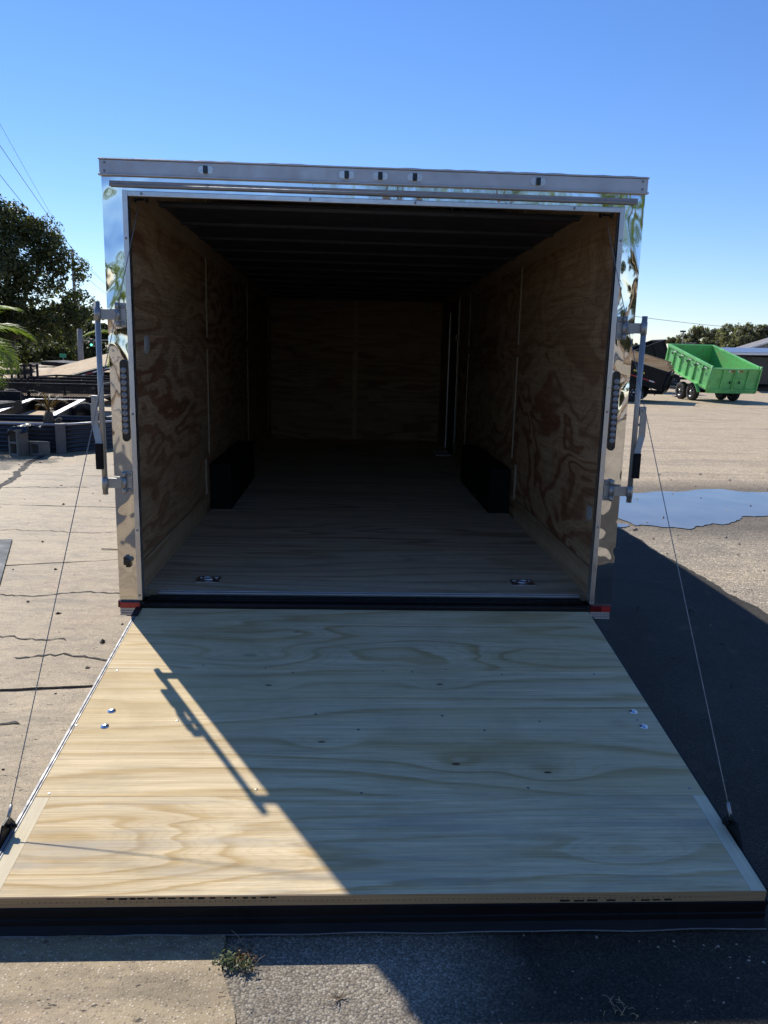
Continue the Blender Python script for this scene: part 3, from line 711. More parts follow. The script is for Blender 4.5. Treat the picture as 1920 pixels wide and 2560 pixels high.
# ---- the ramp door, hinged at the sill and let down to the ground
RL = 1.921; TH = math.asin(.2489/1.9212); RW = 1.183
ra = MB()
for x in (-1.15, -.6, 0, .6, 1.15): ra.box(x-.025, x+.025, -RL+.05, -.02, -.085, -.0385)
ra.box(-RW, RW, -RL+.01, -RL+.05, -.098, -.0385); ra.box(-RW, RW, -.05, -.012, -.07, -.0385)
ra = ra.build('ramp_door', M['black_steel'], T); ra.location = (-.0126, -.040, .390); ra.rotation_euler = (TH, 0, 0)
Y1, Y2 = .617, 1.478
MB().box(-RW+.012, RW, -Y1+.0006, -.002, -.0185, 0).build('plywood_sheet', M['ply_a'], ra, .0012)
MB().box(-RW+.012, RW, -Y2+.0006, -Y1-.0006, -.0185, -.0008).build('plywood_sheet', M['ply_b'], ra, .0012)
MB().box(-RW+.062, RW-.048, -RL, -Y2-.0006, -.0185, -.0002).build('plywood_sheet', M['ply_c'], ra, .0012)
MB().box(-RW+.010, -RW+.061, -RL, -Y2-.0008, -.0185, -.0012).build('bare_strip', M['ply_strip'], ra)
MB().box(RW-.047, RW, -RL, -Y2-.0008, -.0185, -.0012).build('bare_strip', M['ply_strip'], ra)
MB().box(-RW+.010, RW, -RL+.001, -.003, -.0380, -.0190).build('under_sheet', M['ply_edge'], ra)
# layered plywood edge facing the camera
MB().box(-RW+.010, RW, -RL-.0022, -RL-.0003, -.0379, -.0016).build('plywood_edge', M['ply_edge'], ra)
# side channel, silver with a dark line
e = MB().box(-RW-.003, -RW+.004, -RL+.01, -.10, -.045, .004); e.box(-RW+.0075, -RW+.0115, -RL+.01, -.10, -.045, .0015); e.box(-RW+.0045, -RW+.0072, -RL+.01, -.10, -.045, -.006)
e.build('edge_channel', M['edge_metal'], ra)
MB().box(RW+.0005, RW+.010, -RL+.01, -.06, -.05, -.002).build('edge_channel', M['black_steel'], ra)
MB().box(-RW-.012, -RW+.02, -.098, .02, -.05, .006).build('edge_channel', M['black_steel'], ra)
# black tail channel and rubber lip reaching the ground
prof = [(-RL-.002, -.0382), (-RL-.006, -.0405), (-RL-.006, -.052), (-RL-.001, -.055), (-RL-.001, -.082), (-RL-.005, -.085), (-RL-.006, -.104), (-RL-.026, -.1240), (-RL-.018, -.1275), (-RL+.02, -.125), (-RL+.02, -.0382)]
nx = 40; tl = MB(); cols = []
for i in range(nx+1):
    x = -RW-.02+(2*RW+.03)*i/nx
    sag = .004*math.sin(i*.9)*math.sin(i*.23)
    cols.append([tl.bm.verts.new((x, y, z+(sag if j in (7, 8, 9) else 0))) for j, (y, z) in enumerate(prof)])
for i in range(nx):
    for j in range(len(prof)): tl.bm.faces.new((cols[i][j], cols[i+1][j], cols[i+1][(j+1) % len(prof)], cols[i][(j+1) % len(prof)]))
tl.bm.faces.new(cols[0]); tl.bm.faces.new(list(reversed(cols[-1])))
tl.build('tail_channel', M['black_steel'], ra)
MB().tube([(-RW-.02+(2*RW+.03)*i/nx, -RL-.0262, -.1232+.004*math.sin(i*.9)*math.sin(i*.23)) for i in range(nx+1)], .0022, 8).build('tail_lip', M['rubber_edge'], ra)
# stencilled lettering cut through on the sheet edge
for x0, lst, zz in ((-.805, (3, 3, 2, 3, 2, 3, 3, 2, 2, 3, 2, 0, 3, 1, 2, 2, 3, 2), -.0075), (.545, (4, 4, 4, 0, 4, 0, 0, 1, 4, 3, 3), -.030)):
    q = MB(); x = x0; rs = random.Random(5)
    for w in lst:
        if w: q.box(x, x+.008*w*rs.uniform(.8, 1.05), -RL-.0028, -RL-.0024, zz-rs.uniform(.0022, .0042), zz+rs.uniform(.0025, .004))
        x += .008*max(w, 2)+rs.uniform(.004, .012)
    q.build('stencil_mark', M['stencil'], ra)
# grade tape printed on the veneer edge
q = MB(); x = -1.05
while x < .95: q.box(x, x+.0016, -RL-.0027, -RL-.0023, -.0225, -.0175); x += .0165
q.build('edge_ruling', M['stencil'], ra)
# washers, screws
for x, t in ((-1.058, .950), (-1.055, 1.058), (1.102, .948), (1.108, 1.056)):
    MB().lathe((x, -t, -.0008), (0, 0, 1), [(.0165, 0), (.0165, .0022), (.009, .0028), (.008, .0065), (.003, .0075), (.0005, .0055)], 22).build('washer', M['washer'], ra)
sr = random.Random(12); pts = []
for x in (-1.12, -.76, -.44, -.33, .05, .19, .37, .62, 1.05): pts.append((x+sr.uniform(-.03, .03), .60+sr.uniform(-.03, .06)))
for x in (-1.14, -.77, -.25, -.03, .29, .42, .71, 1.12): pts.append((x+sr.uniform(-.03, .03), 1.02+sr.uniform(-.05, .07)))
for x in (-1.13, -.42, -.05, .55, 1.14): pts.append((x, 1.455+sr.uniform(-.02, .02)))
s0 = None
for x, t in pts:
    if s0 is None:
        s0 = MB().disc((0, 0, 0), (0, 0, 1), .0052, .0008, 10, .0006).build('screw', M['screw'], ra); s0.location = (x, -t, -.0004)
    else: copy_part(s0, ra, (x, -t, -.0004))
# cable brackets and cables
for sx in (-1, 1):
    bx = sx*(RW+.006) ; by = -1.655
    b = MB(); b.prism([(bx, by+.07, -.03), (bx, by+.02, .05), (bx, by-.03, .055), (bx, by-.11, -.02)], (sx*.006, 0, 0))
    b.tube([(bx+sx*.012, by, .028), (bx-sx*.028, by, .028)], .0055, 8); b.tube([(bx-sx*.006, by, .028), (bx-sx*.016, by, .028)], .010, 6)
    b.tube([(bx-sx*.020, by, .028), (bx-sx*.023, by, .028)], .009, 10)
    b.build('cable_bracket', M['black_steel'], ra)
    A = Vector((sx*(1.139 if sx < 0 else 1.130), .052, OPT-.006)); e = ra.matrix_basis @ Vector((bx+sx*.004, by+.004, .034))
    pts = [A.lerp(e, k/16) + Vector((0, 0, -.014*math.sin(math.pi*k/16))) for k in range(17)]
    cb = MB().tube(pts, .0018, 7).build('lift_cable', M['cable'], T)
    d = (pts[-2]-e).normalized(); MB().tube([e+d*.012, e+d*.058], .0062, 8).build('cable_ferrule', M['zinc'], cb)

# ------------------------------------------------------------------ wheels and background trailers
def wheel_mesh(r=.36, w=.22):
    a = MB(); a.lathe((0, 0, 0), (0, 1, 0), [(r*.60, -w/2), (r*.80, -w/2-.004), (r*.95, -w/2+.02), (r, -w/2+.05), (r, w/2-.05), (r*.95, w/2-.02), (r*.80, w/2+.004), (r*.60, w/2)], 32)
    b = MB(); b.lathe((0, 0, 0), (0, 1, 0), [(.001, -w*.32), (r*.20, -w*.36), (r*.22, -w*.25), (r*.50, -w*.22), (r*.55, -w*.46), (r*.61, -w*.5), (r*.61, w*.5), (r*.55, w*.46), (r*.5, w*.1), (.001, w*.1)], 24)
    c = MB(); c.lathe((0, 0, 0), (0, -1, 0), [(r*.13, w*.36), (r*.12, w*.52), (.001, w*.54)], 12)
    for k in range(6): c.disc((r*.33*math.cos(k*1.047), -w*.23, r*.33*math.sin(k*1.047)), (0, -1, 0), .013, .02, 8)
    return a, b, c
WHEEL = {}
def wheel(parent, x, y, r=.36, w=.22, out=1):
    """out = +1: dish looks along +y of the parent, -1: along -y"""
    key = (r, w)
    if key not in WHEEL:
        a, b, c = wheel_mesh(r, w)
        o = a.build('wheel', M['tyre'], parent); q = b.build('rim', M['rim'], o); h = c.build('hub', M['hub'], o); WHEEL[key] = (o, q, h)
    else:
        s0, q0, h0 = WHEEL[key]
        o = s0.copy(); COL.objects.link(o); o.parent = parent
        for z in (q0, h0): z2 = z.copy(); COL.objects.link(z2); z2.parent = o
    o.location = (x, y, r); o.rotation_euler = (0, 0, math.pi if out > 0 else 0)
    return o

for y in (2.85, 3.62):
    for sx in (-1, 1): w_ = wheel(T, sx*1.19, y, .34, .22, 1); w_.rotation_euler = (0, 0, math.pi/2 if sx < 0 else -math.pi/2)
for sx in (-1, 1):
    a, b = sorted((sx*(W2+.001), sx*(W2+.022))); fp = [(2.38, .30), (2.38, .62), (2.5, .74), (3.97, .74), (4.09, .62), (4.09, .30), (4.02, .30), (4.02, .59), (3.94, .68), (2.53, .68), (2.45, .59), (2.45, .30)]
    MB().prism([(a, y, z) for y, z in fp], (b-a, 0, 0)).build('fender_flare', M['alu_dull'], T)

def dump_trailer(label, loc, rz, L, Wd, H, tilt, paint, inner, boards=0.0, gate=True, ribs=6, group=None, markings=True, hz=.52, ax=(1.15, 1.97)):
    t = thing('dump_trailer', label, 'dump trailer', loc, rz, group)
    w2 = Wd/2; ct, st = math.cos(tilt), math.sin(tilt)
    mt = Matrix.Translation((0, 0, hz)) @ Matrix.Rotation(-tilt, 4, 'Y')
    # chassis stays level
    c = MB()
    for sy in (-1, 1): c.box(.0, L+.3, sy*.45-.05, sy*.45+.05, hz-.16, hz-.04)
    for x in (0, 1.1, 2.0, L): c.box(x, x+.06, -.45, .45, hz-.14, hz-.05)
    for x in ax: c.box(x-.04, x+.04, -w2+.1, w2-.1, .32, .40)
    c.prism([(L+.3, -.45, hz-.14), (L+.3, .45, hz-.14), (L+1.4, .04, hz-.14), (L+1.4, -.04, hz-.14)], (0, 0, .08))
    c.build('chassis', M['black_steel'], t)
    c = MB(); c.tube([(1.5, 0, hz-.08), mt @ Vector((L*.62, 0, -.02))], .07, 10); c.build('lift_ram', M['zinc'], t)
    for x in ax:
        for sy in (-1, 1): wheel(t, x, sy*(w2-.10), out=sy)
    # box
    b = MB()
    b.box(0.02, L, -w2, w2, 0, .06, mt)
    b.box(L-.05, L, -w2, w2, .061, H, mt)
    for sy in (-1, 1):
        y0, y1 = sorted((sy*w2, sy*(w2-.04))); b.box(.02, L-.051, y0, y1, .061, H, mt)
    body = b.build('box_body', inner, t)
    # side skins, ribs and top rails in clean paint
    for sy in (-1, 1):
        b = MB()
        y0, y1 = sorted((sy*(w2+.002), sy*(w2+.012))); b.box(.0, L, y0, y1, .0, H-.02, mt)
        for k in range(ribs+1):
            x = .02+(L-.10)*k/ribs; y0, y1 = sorted((sy*(w2+.0125), sy*(w2+.062))); b.box(x, x+.075, y0, y1, .07, H-.09, mt)
        y0, y1 = sorted((sy*(w2+.0125), sy*(w2+.075))); b.box(.0, L, y0, y1, -.02, .068, mt)
        b.build('side_panel', paint, body)
        b = MB(); y0, y1 = sorted((sy*(w2-.045), sy*(w2+.068))); b.box(.0, L, y0, y1, H-.085, H+.02, mt, .012); b.build('top_rail', paint, body)
        # fender hung on the box side
        b = MB(); y0, y1 = sorted((sy*(w2+.0755), sy*(w2+.20)))
        b.box(ax[0]-.55, ax[1]+.5, y0, y1, .03, .055, mt); b.prism([mt @ Vector((ax[0]-.55, y0, .03)), mt @ Vector((ax[0]-.55, y1, .03)), mt @ Vector((ax[0]-.85, y1, -.20)), mt @ Vector((ax[0]-.85, y0, -.20))], mt.to_3x3() @ Vector((.02, 0, -.02)))
        b.build('fender', paint, body)
    b = MB(); b.box(L-.0, L+.05, -w2-.06, w2+.06, H-.085, H+.02, mt, .012); b.box(L+.001, L+.012, -w2, w2, 0, H-.086, mt); b.build('front_panel', paint, body)
    if gate:
        for sy in (-1, 1):
            y0, y1 = sorted((sy*.012, sy*(w2+.055)))
            b = MB(); b.box(-.045, -.03, y0, y1, -.02, H-.02, mt)
            for a0, a1 in ((y0, y0+.06), (y1-.06, y1), ((y0+y1)/2-.025, (y0+y1)/2+.025)): b.box(-.115, -.0455, a0, a1, -.02, H-.02, mt)
            for z0 in (-.02, H-.085): b.box(-.113, -.0457, y0+.061, (y0+y1)/2-.026, z0, z0+.06, mt); b.box(-.113, -.0457, (y0+y1)/2+.026, y1-.061, z0, z0+.06, mt)
            g = b.build('gate_door', paint, body)
            b = MB(); b.box(-.121, -.1155, sy*.20-.03, sy*.20+.03, H*.30, H*.42, mt); b.build('hinge', M['black_steel'], g)
            if markings:
                b = MB(); b.box(-.1200, -.1157, sy*.18-.08, sy*.18+.08, H-.16, H-.11, mt); b.build('reflector', M['red_tape'], g)
                b = MB(); b.box(-.1202, -.1157, sy*.18+.085, sy*.18+.19, H-.16, H-.11, mt); b.build('reflector', M['white_tape'], g)
        b = MB(); b.tube([mt @ Vector((-.13, .0, .1)), mt @ Vector((-.13, 0, H-.1))], .018, 8); b.tube([mt @ Vector((-.14, .0, H*.55)), mt @ Vector((-.14, -.30, H*.53))], .02, 8); b.build('gate_latch', M['black_steel'] if paint != M['green'] else M['green'], body)
        b = MB(); b.box(-.06, .0, -w2-.05, w2+.05, -.13, -.025, mt); b.build('rear_sill', paint, body)
        for sy in (-1, 1): 
            b = MB(); b.tube([mt @ Vector((-.05, sy*(w2+.04), -.1)), mt @ Vector((-.05, sy*(w2+.04), H+.05))], .04, 10); b.build('corner_post', paint, body)
    if boards:
        for sy in (-1, 1):
            b = MB(); y0, y1 = sorted((sy*(w2-.02), sy*(w2+.02)))
            k = 3
            for q in range(k): b.box(.0-.05+.10*q, L-.02, y0, y1, H+.022+boards*q/k, H+.022+boards*(q+1)/k-.004, mt)
            b.build('side_boards', M['boards'], body)
    return t, body, mt

GD, gb, gm = dump_trailer('bright green dump trailer with its empty box tipped up and rear doors shut', (14.92, 26.95, 0), rad(98), 3.4, 2.02, .90, rad(14.5), M['green'], M['green_in'], hz=.50, group=None)
# hooks along the green top rail
b = MB()
for k in range(5):
    for x in (.45+.6*k,): b.box(x, x+.10, 1.01+.075, 1.01+.10, .62, .70, gm)
b.build('tarp_hook', M['rim'], gb)
b = MB()
for k in range(5): b.box(.25+.6*k, .42+.6*k, 1.01+.070, 1.01+.078, .745, .785, gm)
b.build('reflector', M['white_tape'], gb)
BD, bb, bm_ = dump_trailer('black dump trailer with raw pine side boards tipped beside the green one', (12.02, 26.40, 0), rad(154), 4.2, 1.95, .70, rad(16), M['black_steel'], M['black_steel'], boards=.33, hz=.46, markings=False, ribs=7, ax=(.98, 1.72))
# tape and lettering on the near (left) side of the black box
MB().box(.30, 3.5, .975+.0626, .975+.0660, .20, .245, bm_).build('reflective_tape', M['tape'], bb)
q = MB(); xx = 1.20
for wdt in (.05, .055, .05, .06, .055, .05): 
    q.box(xx-wdt, xx, .975+.0628, .975+.066, .385, .455, bm_); xx -= wdt+.018
    if wdt == .06: xx -= .0
q.build('lettering', M['yellow'], bb)
q = MB(); xx = 1.50
for wdt in (.04, .04, .05): q.box(xx-wdt, xx, .975+.0628, .975+.066, .09, .14, bm_); xx -= wdt+.012
q.build('lettering', M['white_tape'], bb)
dump_trailer('plain black dump trailer tipped high behind the pine-sided one', (12.2, 35.2, 0), rad(-4), 3.3, 2.0, .85, rad(21), M['black_steel'], M['black_steel'], hz=.50, markings=False, gate=False)
dump_trailer('black dump trailer with only its raised tip showing over the green box', (17.1, 43.5, 0), rad(-3), 3.5, 2.0, .80, rad(20), M['black_steel'], M['black_steel'], hz=.55, markings=False, gate=False)

# black box trailer and carport at the far right
t = thing('carport', 'low carport with blue-grey metal roof and white fascia at the far right', 'carport', (22, 38, 0))
def loc_(p, o=(22, 38, 0)): return (p[0]-o[0], p[1]-o[1], p[2]-o[2])
MB().prism([loc_(p) for p in ((19.9, 37.8, 1.97), (33, 37.5, 2.10), (35, 44, 2.42), (22.3, 44, 2.27))], (0, 0, .05)).build('roof', M['roof_metal'], t)
MB().prism([loc_(p) for p in ((19.9, 37.79, 1.88), (33, 37.49, 2.01), (33, 37.49, 2.12), (19.9, 37.79, 2.0))], (0, -.04, 0)).build('fascia', M['white_paint'], t)
for x in (20.55, 24.5, 28.5): MB().box(x-22-.1, x-22+.1, .0, .2, 0, 1.95).build('post', M['dark'], t)
MB().box(-.2, 12, 5.8, 5.95, 0, 2.2).build('rear_wall', M['dark'], t)
t = thing('box_trailer', 'black box trailer parked in the shade under the low carport', 'trailer', (24.2, 39.6, 0))
MB().box(-2.6, 2.8, -.9, .9, .35, 1.82, bev=.03).build('body', M['skin'], t)
MB().prism([(-2.6, -.6, .34), (-2.6, .6, .34), (-3.9, .05, .40), (-3.9, -.05, .40)], (0, 0, .09)).build('tongue', M['black_steel'], t)
MB().tube([(-3.6, -.12, .05), (-3.6, -.12, .75), (-3.75, -.12, .78)], .035, 8).build('jack', M['zinc'], t)
for x in (.1, .95):
    for sy in (-1, 1): wheel(t, x, sy*.85, .33, .2, sy)
t = thing('house', 'house with grey shingle gable roof beyond the carport', 'house', (34, 57, 0))
MB().box(-5.2, 5.2, -3, -1.3, 0, 2.25).build('wall', M['house_wall'], t)
MB().prism([(-5.6, -3.3, 2.30), (0, -3.3, 4.1), (5.6, -3.3, 2.30), (5.6, -3.3, 2.18), (0, -3.3, 3.97), (-5.6, -3.3, 2.18)], (0, 2.2, 0)).build('roof', M['shingle'], t)
MB().prism([(-5.65, -3.36, 2.32), (0, -3.36, 4.14), (5.65, -3.36, 2.32), (5.65, -3.36, 2.20), (0, -3.36, 4.02), (-5.65, -3.36, 2.20)], (0, .055, 0)).build('fascia', M['white_paint'], t)
MB().prism([(-5.1, -3.05, 2.30), (0, -3.05, 3.95), (5.1, -3.05, 2.30)], (0, .1, 0)).build('gable', M['shingle'], t)
MB().box(-3.2, -2.0, -3.03, -2.99, .9, 1.9).build('window', M['lens_dark'], t)

# ------------------------------------------------------------------ left-hand yard
planter_pts = [(-9.5, 9.0), (-4.58, 8.63), (-3.6, 9.84), (-4.2, 10.05), (-9.5, 10.2)]
t = thing('planter_bed', 'raised planter bed of dark corrugated steel with grey corner posts', 'planter', (-5.5, 9.2, 0))
def corr(p0, p1, z0, z1, mbx):
    p0, p1 = Vector((p0[0]+5.5, p0[1]-9.2, 0)), Vector((p1[0]+5.5, p1[1]-9.2, 0)); d = (p1-p0).normalized(); nrm = Vector((d.y, -d.x, 0))
    n = 48; rows = []
    for k in range(n+1):
        z = z0+(z1-z0)*k/n; off = .014*math.sin(2*math.pi*(z-z0)/.068)
        rows.append([mbx.bm.verts.new(p+nrm*off+Vector((0, 0, z))) for p in (p0, p1)])
    for k in range(n):
        f = mbx.bm.faces.new((rows[k][0], rows[k][1], rows[k+1][1], rows[k+1][0])); f.smooth = True
for a, b in zip(planter_pts, planter_pts[1:]+planter_pts[:1]):
    m_ = MB(); corr(a, b, .016, .45, m_); o = m_.build('corrugated_side', M['corrug'], t)
    sd_ = o.modifiers.new('thick', 'SOLIDIFY'); sd_.thickness = .01
    pa, pb = Vector((a[0]+5.5, a[1]-9.2, .452)), Vector((b[0]+5.5, b[1]-9.2, .452))
    MB().tube([pa, pb], .020, 10).build('rim_tube', M['alu_dull'] if a[1] < 9.5 else M['corrug'], t)
for (x, y), a in zip(planter_pts, (0, .35, .7, .2, 0)):
    MB().box(-.075, .075, -.06, .06, .016, .475, Matrix.Translation((x+5.5, y-9.2, 0)) @ Matrix.Rotation(a, 4, 'Z'), .006).build('corner_post', M['post_grey'], t)
MB().poly([(x+5.5, y-9.2, .36) for x, y in planter_pts]); mbx = MB(); mbx.poly([(x+5.5, y-9.2, .36) for x, y in planter_pts]); mbx.build('soil', M['soil'], t)

def cinder(loc, rz, upright, label):
    b = MB(); L, Wb, H = .40, .20, .20
    # shells and webs with two open cores along z
    b.box(-L/2, L/2, -Wb/2, -Wb/2+.032, 0, H); b.box(-L/2, L/2, Wb/2-.032, Wb/2, 0, H)
    for x in (-L/2, -.018, L/2-.036): b.box(x, x+.036, -Wb/2+.0325, Wb/2-.0325, .001, H-.001)
    o = b.build('concrete_block', M['block'], None, .004); tag(o, label, 'block', 'loose concrete blocks by the planter')
    if upright: o.rotation_euler = (0, rad(-90), rz); o.location = (loc[0], loc[1], .016+.20)
    else: o.rotation_euler = (rad(90), 0, rz); o.location = (loc[0], loc[1], .016+.10)
    return o
cinder((-5.04, 8.36), rad(62), True, 'concrete block standing on end with a black tarp on top')
cinder((-4.86, 8.52), rad(-25), False, 'concrete block lying on its side before the planter')
# tarp scrap
b = MB(); nn = 16; vs = []
rs = random.Random(3)
for i in range(nn+1):
    row = []
    for j in range(nn+1):
        u, v = i/nn*2-1, j/nn*2-1
        x = u*.24; y = v*.18; r_ = max(abs(x)-.11, abs(y)-.11, 0)
        z = .045+.02*math.sin(5*u+2*v)+.015*math.sin(9*v-4*u)-1.1*r_*(1 if u < .35 else .15)+rs.uniform(-.004, .004)
        row.append(b.bm.verts.new((x, y, z)))
    vs.append(row)
for i in range(nn):
    for j in range(nn): b.bm.faces.new((vs[i][j], vs[i+1][j], vs[i+1][j+1], vs[i][j+1])).smooth = True
o = b.build('tarp', M['tarp']); o.location = (-5.02, 8.36, .415); o.rotation_euler = (0, 0, .2); tag(o, 'crumpled black tarp scrap draped over the standing block', 'tarp')
sdm = o.modifiers.new('thick', 'SOLIDIFY'); sdm.thickness = .004
# steel plate on the slab
o = MB().prism([(-3.03, 2.88, .018), (-2.58, 1.54, .018), (-4.0, 1.05, .018), (-4.5, 2.42, .018)], (0, 0, .014)).build('steel_plate', M['plate'], None, .002)
tag(o, 'flat grey steel plate lying on the concrete at the left edge', 'steel plate')

# palm parts
def frond_mesh(length, droop, nl=26, lw=.022, ll=.42, lift=.9, seed=0, mat=None, name='frond', parent=None):
    rr = random.Random(seed); pts = []; x = z = 0.0; ang = lift; ds = length/16
    for k in range(17):
        pts.append(Vector((x, 0, z))); x += math.cos(ang)*ds; z += math.sin(ang)*ds; ang -= droop/16*(1+.6*k/16)
    V = []
    def quad(a, b, c, d): V.extend([a, b, c, d])
    for i in range(16):
        a, b = pts[i], pts[i+1]; w = .016*(1-i/18); quad(a+Vector((0, -w, 0)), b+Vector((0, -w*.9, 0)), b+Vector((0, w*.9, 0)), a+Vector((0, w, 0)))
    for k in range(nl):
        f = .14+.86*k/(nl-1); i = min(15, int(f*16)); p = pts[i].lerp(pts[i+1], f*16-i); d = (pts[i+1]-pts[i]).normalized()
        env = ll*(math.sin(math.pi*min(1, .18+.78*f))**.7)*rr.uniform(.85, 1.1)
        for s in (-1, 1):
            side = Vector((0, s, 0)); up = d.cross(side)*s
            dirn = (side*.80+d*(.45+.75*f)+Vector((0, 0, .22))).normalized()
            q0 = p; q1 = p+dirn*env*.5; q2 = q1+(dirn+Vector((0, 0, -.55+rr.uniform(-.15, .1)))).normalized()*env*.5
            wv = d*lw
            quad(q0-wv*.5, q0+wv*.5, q1+wv*.6, q1-wv*.6); quad(q1-wv*.6, q1+wv*.6, q2+wv*.08, q2-wv*.08)
    return np_mesh(name, V, 4, mat or M['frond'], parent)
def palm(loc, h, label, nf=14, fl=1.7, seed=1, trunk_r=.10, dead=2, group=None, ll=.45):
    t = thing('palm_tree', label, 'palm', loc, 0, group)
    rr = random.Random(seed); pts = [(0.04*math.sin(k*.7), .03*math.cos(k), h*k/8) for k in range(9)]
    MB().tube(pts, [trunk_r*(1.25-.35*k/8)*(1+.06*(k % 2)) for k in range(9)], 12).build('trunk', M['palm_trunk'], t)
    protos = [frond_mesh(fl, 1.3, 24, .026*fl/1.7, ll*fl/1.7, 1.0, seed+1, parent=t), frond_mesh(fl*.95, 1.9, 22, .026*fl/1.7, ll*fl/1.7, .75, seed+2, parent=t)]
    pd = frond_mesh(fl*.85, 1.4, 20, .024, ll*.9, -.35, seed+3, M['frond_dead'], parent=t) if dead else None
    for k in range(nf):
        o = protos[k] if k < 2 else copy_part(protos[k % 2], t, (0, 0, 0))
        o.location = (0, 0, h); o.rotation_euler = (rr.uniform(-.15, .15), rr.uniform(-.45, .30), k*2.399+rr.uniform(-.2, .2))
    for k in range(dead):
        o = pd if k == 0 else copy_part(pd, t, (0, 0, 0)); o.location = (0, 0, h-.05); o.rotation_euler = (0, rr.uniform(-.1, .2), -.35-k*.5)
    return t
# palm just outside the left edge of the photo, its fronds hang into view
palm((-6.5, 9.55, .36), 1.10, 'bright green palm at the left edge with one browned frond', 17, 1.38, 4, .09, 3, ll=.60)
palm((-3.85, 10.9, 0), 1.45, 'small green palm peeking out behind the left lock bar', 12, 1.15, 9, .07, 0)
# withered palm in the planter
t = thing('dead_palm', 'withered little palm stump with straggly brown fronds in the planter', 'palm', (-5.02, 9.35, .36))
MB().tube([(0, 0, 0), (.01, 0, .10), (.02, .01, .24)], [.075, .085, .06], 12).build('trunk', M['palm_trunk'], t)
MB().tube([(.10, .03, 0), (.15, .03, .08), (.20, .02, .13)], [.05, .05, .03], 10).build('trunk', M['palm_trunk'], t)
for k in range(11):
    o = frond_mesh(random.Random(k).uniform(.45, .75), 1.5, 11, .006, .13, 1.15, 40+k, M['frond_dead'], 'frond', t)
    o.location = (.02, 0, .22); o.rotation_euler = (0, random.Random(k+5).uniform(-.5, .5), k*2.4)

# low trailers
def yard_trailer(label, loc, rz, L, Wd, zd, tilt=0.0, deckmat='deck', tape=False, axles=(0.45, .62), group='yard trailers parked on the left'):
    """flat deck trailer, x along its length, tilt raises the +x end"""
    t = thing('flatbed_trailer', label, 'trailer', loc, rz, group)
    mt = Matrix.Translation((0, 0, zd)) @ Matrix.Rotation(-tilt, 4, 'Y')
    MB().box(.06, L-.06, -Wd/2+.06, Wd/2-.06, -.01, .03, mt).build('deck', M[deckmat], t)
    f = MB()
    for sy in (-1, 1): f.box(0, L, sy*Wd/2-.04, sy*Wd/2+.04, -.14, .02, mt, .004)
    for x in (0.0, L-.08): f.box(x, x+.08, -Wd/2+.041, Wd/2-.041, -.13, .018, mt)
    f.build('frame', M['black_steel'], t)
    if tape:
        MB().box(.1, L-.1, -Wd/2-.046, -Wd/2-.0405, -.085, -.05, mt).build('reflective_tape', M['tape'], t)
    for a in axles:
        for sy in (-1, 1): wheel(t, L*a, sy*(Wd/2-.16), .30, .18, sy)
    return t
yard_trailer('black flatbed trailer with sunlit pine deck level behind the mesh sides', (-12.6, 19.4, 0), rad(52), 4.6, 2.2, .58, 0, tape=True)
yard_trailer('tilt-deck trailer with its pine deck ramped up toward the right', (-10.0, 22.5, 0), rad(47), 4.2, 2.3, .55, rad(13.5), tape=True, axles=(.4, .55))
yard_trailer('long low black deck trailer lying behind the tilted deck', (-11.0, 26.2, 0), rad(2), 5.0, 2.0, .66, 0, 'deck')
yard_trailer('dark deck-over trailer at the back with its grey deck tilted slightly down', (-12.4, 30.5, 0), rad(-4), 5.0, 2.1, .90, rad(-3), 'dark')
yard_trailer('black flatbed with bare pale deck by the street trees', (-16.5, 27.0, 0), rad(10), 4.2, 2.1, .62, 0, 'deck')
# mesh-sided utility trailer
t = thing('utility_trailer', 'black utility trailer with expanded-mesh sides and upright mesh ramp gate', 'trailer', (-9.6, 15.5, 0))
f = MB(); Lm, Wm = 3.55, 1.7
for y in (0, Wm):
    f.box(0, Lm, y-.025, y+.025, .70, .745); f.box(0, Lm, y-.03, y+.03, .38, .44)
    for x in (0, .95, 1.9, 2.75, Lm-.05): f.box(x, x+.05, y-.024, y+.024, .4405, .6995)
for x in (0, Lm-.05): f.box(x, x+.05, .031, Wm-.031, .70, .745); f.box(x, x+.06, .031, Wm-.031, .38, .44)
f.build('frame', M['black_steel'], t)
for y in (0, Wm):
    g = MB()
    for k in range(-8, 90):
        x0 = .04*k
        for s in (1, -1):
            a0 = x0 if s > 0 else x0+.26; a1 = x0+.26 if s > 0 else x0
            if 0 <= a0 <= Lm and 0 <= a1 <= Lm: g.tube([(a0, y, .441), (a1, y, .699)], .0075, 4, False)
    g.build('mesh_side', M['black_steel'], t)
MB().box(.02, Lm-.02, .04, Wm-.04, .40, .412).build('deck', M['deck'], t)
for x in (1.6,):
    for y, sy in ((-.16, -1), (Wm+.16, 1)): wheel(t, x, y, .30, .18, sy)
gt = MB()
for k in range(5): gt.box(.72+.165*k, .772+.165*k, Wm+.30, Wm+.335, .60, 1.13)
for z in (.64, 1.075): gt.box(.7205, 1.4345, Wm+.3355, Wm+.36, z, z+.03)
gt = gt.build('ramp_gate', M['black_steel'], t)
g = MB()
for k in range(-12, 40):
    x0 = .72+.03*k
    for s in (1, -1):
        a0 = x0 if s > 0 else x0+.3; a1 = x0+.3 if s > 0 else x0
        if .72 <= a0 <= 1.43 and .72 <= a1 <= 1.43: g.tube([(a0, Wm+.318, .66), (a1, Wm+.318, 1.08)], .008, 4, False)
g.build('gate_mesh', M['black_steel'], gt)
UT = t
